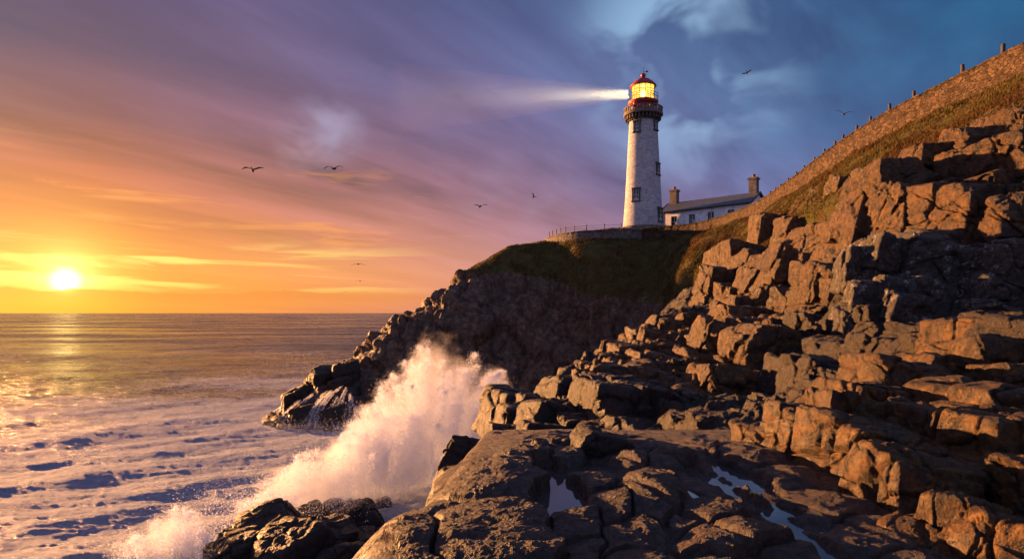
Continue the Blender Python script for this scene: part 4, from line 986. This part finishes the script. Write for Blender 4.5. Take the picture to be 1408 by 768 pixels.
# ------------------------------------------------------------------ spray, mist and falling water
def spray_mat(name, alb=(.80, .83, .93), tr=.5):
    m_, n = new_mat(name); a = n.node('ShaderNodeBsdfDiffuse', {0: col4(alb)}); b = n.node('ShaderNodeBsdfTranslucent', {0: col4(alb)})
    n.node('ShaderNodeOutputMaterial', {0: n.node('ShaderNodeMixShader', {0: tr, 1: a.outputs[0], 2: b.outputs[0]}).outputs[0]}); return m_
M_SPRAY = spray_mat('spray_droplets')
def tri_cloud(name, C_, size, mat, seed=1, parent=None):
    rg = np.random.default_rng(seed); n_ = len(C_); a = rg.normal(0, 1, (n_, 3)); a /= np.linalg.norm(a, axis=1, keepdims=True)
    b = rg.normal(0, 1, (n_, 3)); b -= (a*b).sum(1, keepdims=True)*a; b /= np.linalg.norm(b, axis=1, keepdims=True)
    sz = (size*rg.uniform(.5, 1.4, n_)**1.0)[:, None] if np.isscalar(size) else size[:, None]
    V = np.stack([C_+a*sz, C_-a*sz*.5+b*sz*.87, C_-a*sz*.5-b*sz*.87], 1).reshape(-1, 3)
    return link_mesh(name, V, np.arange(len(V)).reshape(-1, 3), mat, parent, False)
def plume(env, bpx, bpy_, d, njet, per, spread, fan, seed, lo=.35, depth=2.2):
    rg = np.random.default_rng(seed); ex = np.array([e[0] for e in env], float); ey = np.array([e[1] for e in env], float); out = []
    for j in range(njet):
        apx = rg.uniform(ex[0], ex[-1]); top = np.interp(apx, ex, ey)
        f = lo+(1-lo)*rg.uniform(0, 1)**.45
        bx = bpx+(apx-bpx)*fan+rg.normal(0, 5); apy = bpy_+(top-bpy_)*f; dd = d+rg.normal(0, depth)
        a = np.array(at(bx, bpy_, dd)); b = np.array(at(apx, apy, dd+rg.normal(0, depth*.4)))
        n_ = int(per*rg.uniform(.4, 1.5)*(.4+f)); t_ = rg.uniform(0, 1, n_)**.85
        p = a+(b-a)*t_[:, None]; p[:, 2] = a[2]+(b[2]-a[2])*(1-(1-t_)**1.7)
        wdt = spread*(.35+.9*t_)*rg.uniform(.5, 1.3)*(1-.75*sstep(.75, 1., t_))
        off = rg.normal(0, 1, (n_, 3))*wdt[:, None]*np.array([1, 1, .9]); p = p+off
        out.append(p)
    P_ = np.concatenate(out)
    nz = fbm(P_*np.array([.9, .9, .55])+seed, 4, seed, .6)
    keep_ = rg.uniform(0, 1, len(P_)) < np.clip(.62+1.5*nz, .06, 1)
    P_ = P_[keep_]; return P_[P_[:, 2] > -.2]
ENV1 = [(470,600),(500,552),(520,532),(540,508),(560,488),(575,466),(584,458),(592,468),(602,484),(625,498),(640,506),(652,488),(662,484),(672,505),(684,512),(693,502),(700,520),(706,560),(700,600)]
mainp = plume(ENV1, 575, 668, 52, 170, 3600, .40, .55, 3)
ENV1c = [(440,640),(462,610),(480,585),(500,560),(520,552),(545,560),(570,570)]
shld = plume(ENV1c, 520, 690, 50, 80, 2000, .5, .85, 14, .4)
ENV1b = [(500,600),(540,560),(580,540),(640,548),(690,570)]
core = plume(ENV1b, 580, 690, 51, 60, 3200, .8, .8, 4, .5)
sp_ = tag(tri_cloud('wave_spray', np.concatenate([mainp, core, shld]), .023, M_SPRAY, 1), 'tall white and pink burst of spray against the headland', 'spray', kind='stuff')
ENV2 = [(320,705),(345,680),(370,660),(395,635),(410,622),(425,614),(440,618),(455,612),(475,606),(500,602),(540,610)]
p2 = plume(ENV2, 440, 712, 48, 90, 1050, .42, .8, 5, .25)
tag(tri_cloud('wave_spray', p2, .030, M_SPRAY, 2), 'lower pink spray drifting left of the tall burst, behind the reef', 'spray', kind='stuff')
ENV3 = [(150,752),(185,735),(215,712),(235,700),(255,690),(270,705),(285,735),(300,755)]
p3 = plume(ENV3, 235, 790, 38, 80, 1500, .32, .75, 6, .2, 1.2)
tag(tri_cloud('wave_spray', p3, .024, M_SPRAY, 3), 'small mauve splash in the lower left corner of the sea', 'spray', kind='stuff')
# fine suspended mist inside the bursts
mm, n = new_mat('spray_air'); oc = n.node('ShaderNodeTexCoord').outputs['Object']
ln = n.node('ShaderNodeVectorMath', {0: oc}, operation='LENGTH').outputs['Value']
wn_ = n.noise(n.node('ShaderNodeNewGeometry').outputs['Position'], .55, 5, .62, .3)
dd_ = n.m('MULTIPLY', n.mr(n.m('ADD', ln, n.m('MULTIPLY', n.m('SUBTRACT', wn_, .5), 1.6)), .9, .25, 0, 1), .42)
v_ = n.node('ShaderNodeVolumeScatter', {'Color': (.97, .96, .98, 1), 'Density': dd_, 'Anisotropy': .15}); o_ = n.node('ShaderNodeOutputMaterial'); n.l.new(v_.outputs[0], o_.inputs['Volume'])
_Vs, _Fs = cube_sphere(9)
puff_me = None
for px, py, d, rx, rz in ((600,560,52,3.6,6.8),(640,590,53,4.0,5.4),(555,610,51,4.4,5.0),(500,640,49.5,4.6,3.0),(420,675,47.5,4.4,2.6),(245,745,38.2,2.2,1.9),(675,570,54,2.2,4.6)):
    c_ = at(px, py, d)
    if puff_me is None: o = link_mesh('mist', _Vs, _Fs, mm); puff_me = o.data
    else: o = bpy.data.objects.new('mist', puff_me); sc.collection.objects.link(o)
    o.parent = sp_; o.location = c_; o.scale = (rx, rx*.6, rz)
# soft low drift round the burst, the reef and the headland foot
rg = np.random.default_rng(12)
def drift(px, py, d, sx_, sz_, sy_, n_, seed):
    c_ = np.array(at(px, py, d)); P_ = c_+rg.normal(0, 1, (n_, 3))*np.array([sx_, sy_, sz_]); P_ = P_[P_[:, 2] > 0]
    nz = fbm(P_*.6, 3, seed); return P_[rg.uniform(0, 1, len(P_)) < np.clip(.6+1.4*nz, 0, 1)]
dr = [drift(560,650,50,3.6,.8,2.5,45000,1), drift(640,640,53,2.2,1.0,2,22000,2), drift(400,690,45,3.2,.6,2,26000,3), drift(300,740,39,2.5,.5,1.5,16000,4), drift(470,660,50,3,.8,2,25000,5),
      drift(420,590,80,4.5,.5,2,12000,6), drift(520,600,74,5,.9,3,18000,7), drift(700,590,66,2.2,1.5,2,14000,8), drift(440,500,130,9,1.6,4,9000,9)]
tag(tri_cloud('spray_mist', np.concatenate(dr), .030, M_SPRAY, 4), 'thin drifting mist low over the foaming water', 'mist', kind='stuff')
# white water running off the tip rocks
fl = []
for (xa, ya, xb, yb, xc, yc, d) in [(470,530,440,545,425,588,80.5),(475,532,462,552,452,590,79.5),(430,540,405,556,392,580,82),(480,540,478,560,486,592,79),(488,555,484,575,480,594,79),(420,545,398,552,386,566,86),(455,536,432,556,436,588,80),(460,556,466,575,470,594,78.8),(410,560,404,572,410,586,81)]:
    n_ = 3200; t_ = rg.uniform(0, 1, n_); a, b, c_ = (np.array(at(xa, ya, d+3)), np.array(at(xb, yb, d+1.2)), np.array(at(xc, yc, d)))
    p_ = ((1-t_)**2)[:, None]*a+(2*t_*(1-t_))[:, None]*b+(t_**2)[:, None]*c_
    ln_ = np.round(rg.uniform(-5, 5, n_)); s_ = ln_*.17+rg.normal(0, .035, n_)+.12*np.sin(t_*5+ln_*1.7); t_k = (t_ > (ln_*.37 % .35)) & (rg.uniform(0, 1, n_) < .35+.6*((ln_*.61) % 1)); p_[~t_k, 2] = -3; p_[:, 0] += s_*(.4+.9*t_); p_[:, 1] += rg.normal(0, .25, n_); fl.append(p_)
tag(tri_cloud('falling_water', np.concatenate(fl), .045, M_SPRAY, 5), 'thin white streams running off the headland foot rocks', 'water', kind='stuff')

# ------------------------------------------------------------------ lamp beam
bm_m, n = new_mat('beam_air')
bx = n.node('ShaderNodeSeparateXYZ', {0: n.node('ShaderNodeNewGeometry').outputs['Position']}).outputs[0]
# the beam's fade-out is put into the scatter density, falling off seaward
dn = n.m('MULTIPLY', n.m('EXPONENT', n.m('MULTIPLY', n.m('SUBTRACT', bx, 19.6), .08)), .03)
v = n.node('ShaderNodeVolumeScatter', {'Color': (1, .92, .66, 1), 'Density': dn, 'Anisotropy': 0.})
o_ = n.node('ShaderNodeOutputMaterial'); n.l.new(v.outputs[0], o_.inputs['Volume'])
bz0 = LZ0+(gz0+gz1)/2-.05; BD = Vector((-1, .1, .012)).normalized(); b0_ = Vector((LX, LY, bz0))+BD*2.5
ob = MB().bar(b0_, b0_+BD*40, .9, 40, 6.2).build('light_beam', bm_m)
tag(ob, 'pale yellow beam of light reaching left from the lantern', 'light beam', kind='stuff')
spl = bpy.data.lights.new('beam_light', 'AREA'); spl.shape = 'DISK'; spl.size = 1.6; spl.energy = 150; spl.color = (1, .88, .62); spl.spread = R(14)
spo = bpy.data.objects.new('beam_light', spl); sc.collection.objects.link(spo); spo.location = b0_-BD*.1; spo.rotation_euler = (-BD).to_track_quat('Z', 'Y').to_euler()

# ------------------------------------------------------------------ turf
def turf(n_try, ylo, yhi, seed):
    rg = np.random.default_rng(seed); m_ = (gm > .42) & (y > ylo) & (y < yhi) & (~np.isnan(P3[:, 2]))
    fm_ = m_[Fa].all(1); f = Fa[fm_]; T = P3[f]; a = np.linalg.norm(np.cross(T[:,1]-T[:,0], T[:,3]-T[:,0]), axis=1)
    cen = T.mean(1); px = 704+F*cen[:,0]/cen[:,1]; ok = (px > 560) & (px < 1480); wgt = a*ok/cen[:,1]**1.0; wgt /= wgt.sum()
    idx = rg.choice(len(f), n_try, p=wgt); u, v = rg.uniform(0, 1, (2, n_try))[:, :, None]
    Q = T[idx]; P_ = (1-u)*(1-v)*Q[:,0]+u*(1-v)*Q[:,1]+u*v*Q[:,2]+(1-u)*v*Q[:,3]
    cl_ = fbm(P_*.8, 3, seed); P_ = P_[rg.uniform(0, 1, len(P_)) < np.clip(.55+1.3*cl_, .1, 1)]; n_ = len(P_)
    h_ = .10+.30*np.clip(.5+fbm(P_*.5, 3, 5), 0, 1)*rg.uniform(.4, 1.3, n_)
    th = rg.uniform(0, 2*math.pi, n_); w_ = .035+.0006*P_[:, 1]; lean = rg.normal(0, .35, (n_, 2))+np.array([.25, 0])
    s_ = np.stack([np.cos(th), np.sin(th), th*0], 1)*w_[:, None]; up = np.stack([lean[:,0]*h_, lean[:,1]*h_, h_], 1)
    V = np.stack([P_-s_, P_+s_, P_+up], 1).reshape(-1, 3); V[:, 2] -= .03
    tone = np.repeat(np.clip(.5+.9*fbm(P_*.35, 3, 9)+rg.normal(0, .2, n_), 0, 1), 3); return V, tone
m_, n = new_mat('turf_blades'); a_ = n.node('ShaderNodeAttribute', attribute_name='tone').outputs['Fac']
cg = n.ramp(a_, [(0, (.08, .045, .022)), (.35, (.12, .066, .028)), (.6, (.085, .09, .026)), (.85, (.11, .09, .033)), (1, (.15, .10, .042))])
d_ = n.node('ShaderNodeBsdfDiffuse', {0: cg}); tl = n.node('ShaderNodeBsdfTranslucent', {0: cg}); n.node('ShaderNodeOutputMaterial', {0: n.node('ShaderNodeMixShader', {0: .3, 1: d_.outputs[0], 2: tl.outputs[0]}).outputs[0]})
V, tn = turf(330000, 26, 112, 4)
tag(link_mesh('grass', V, np.arange(len(V)).reshape(-1, 3), m_, None, False, {'tone': tn}), 'rough brown and green turf on the slope and headland top', 'grass', kind='stuff')
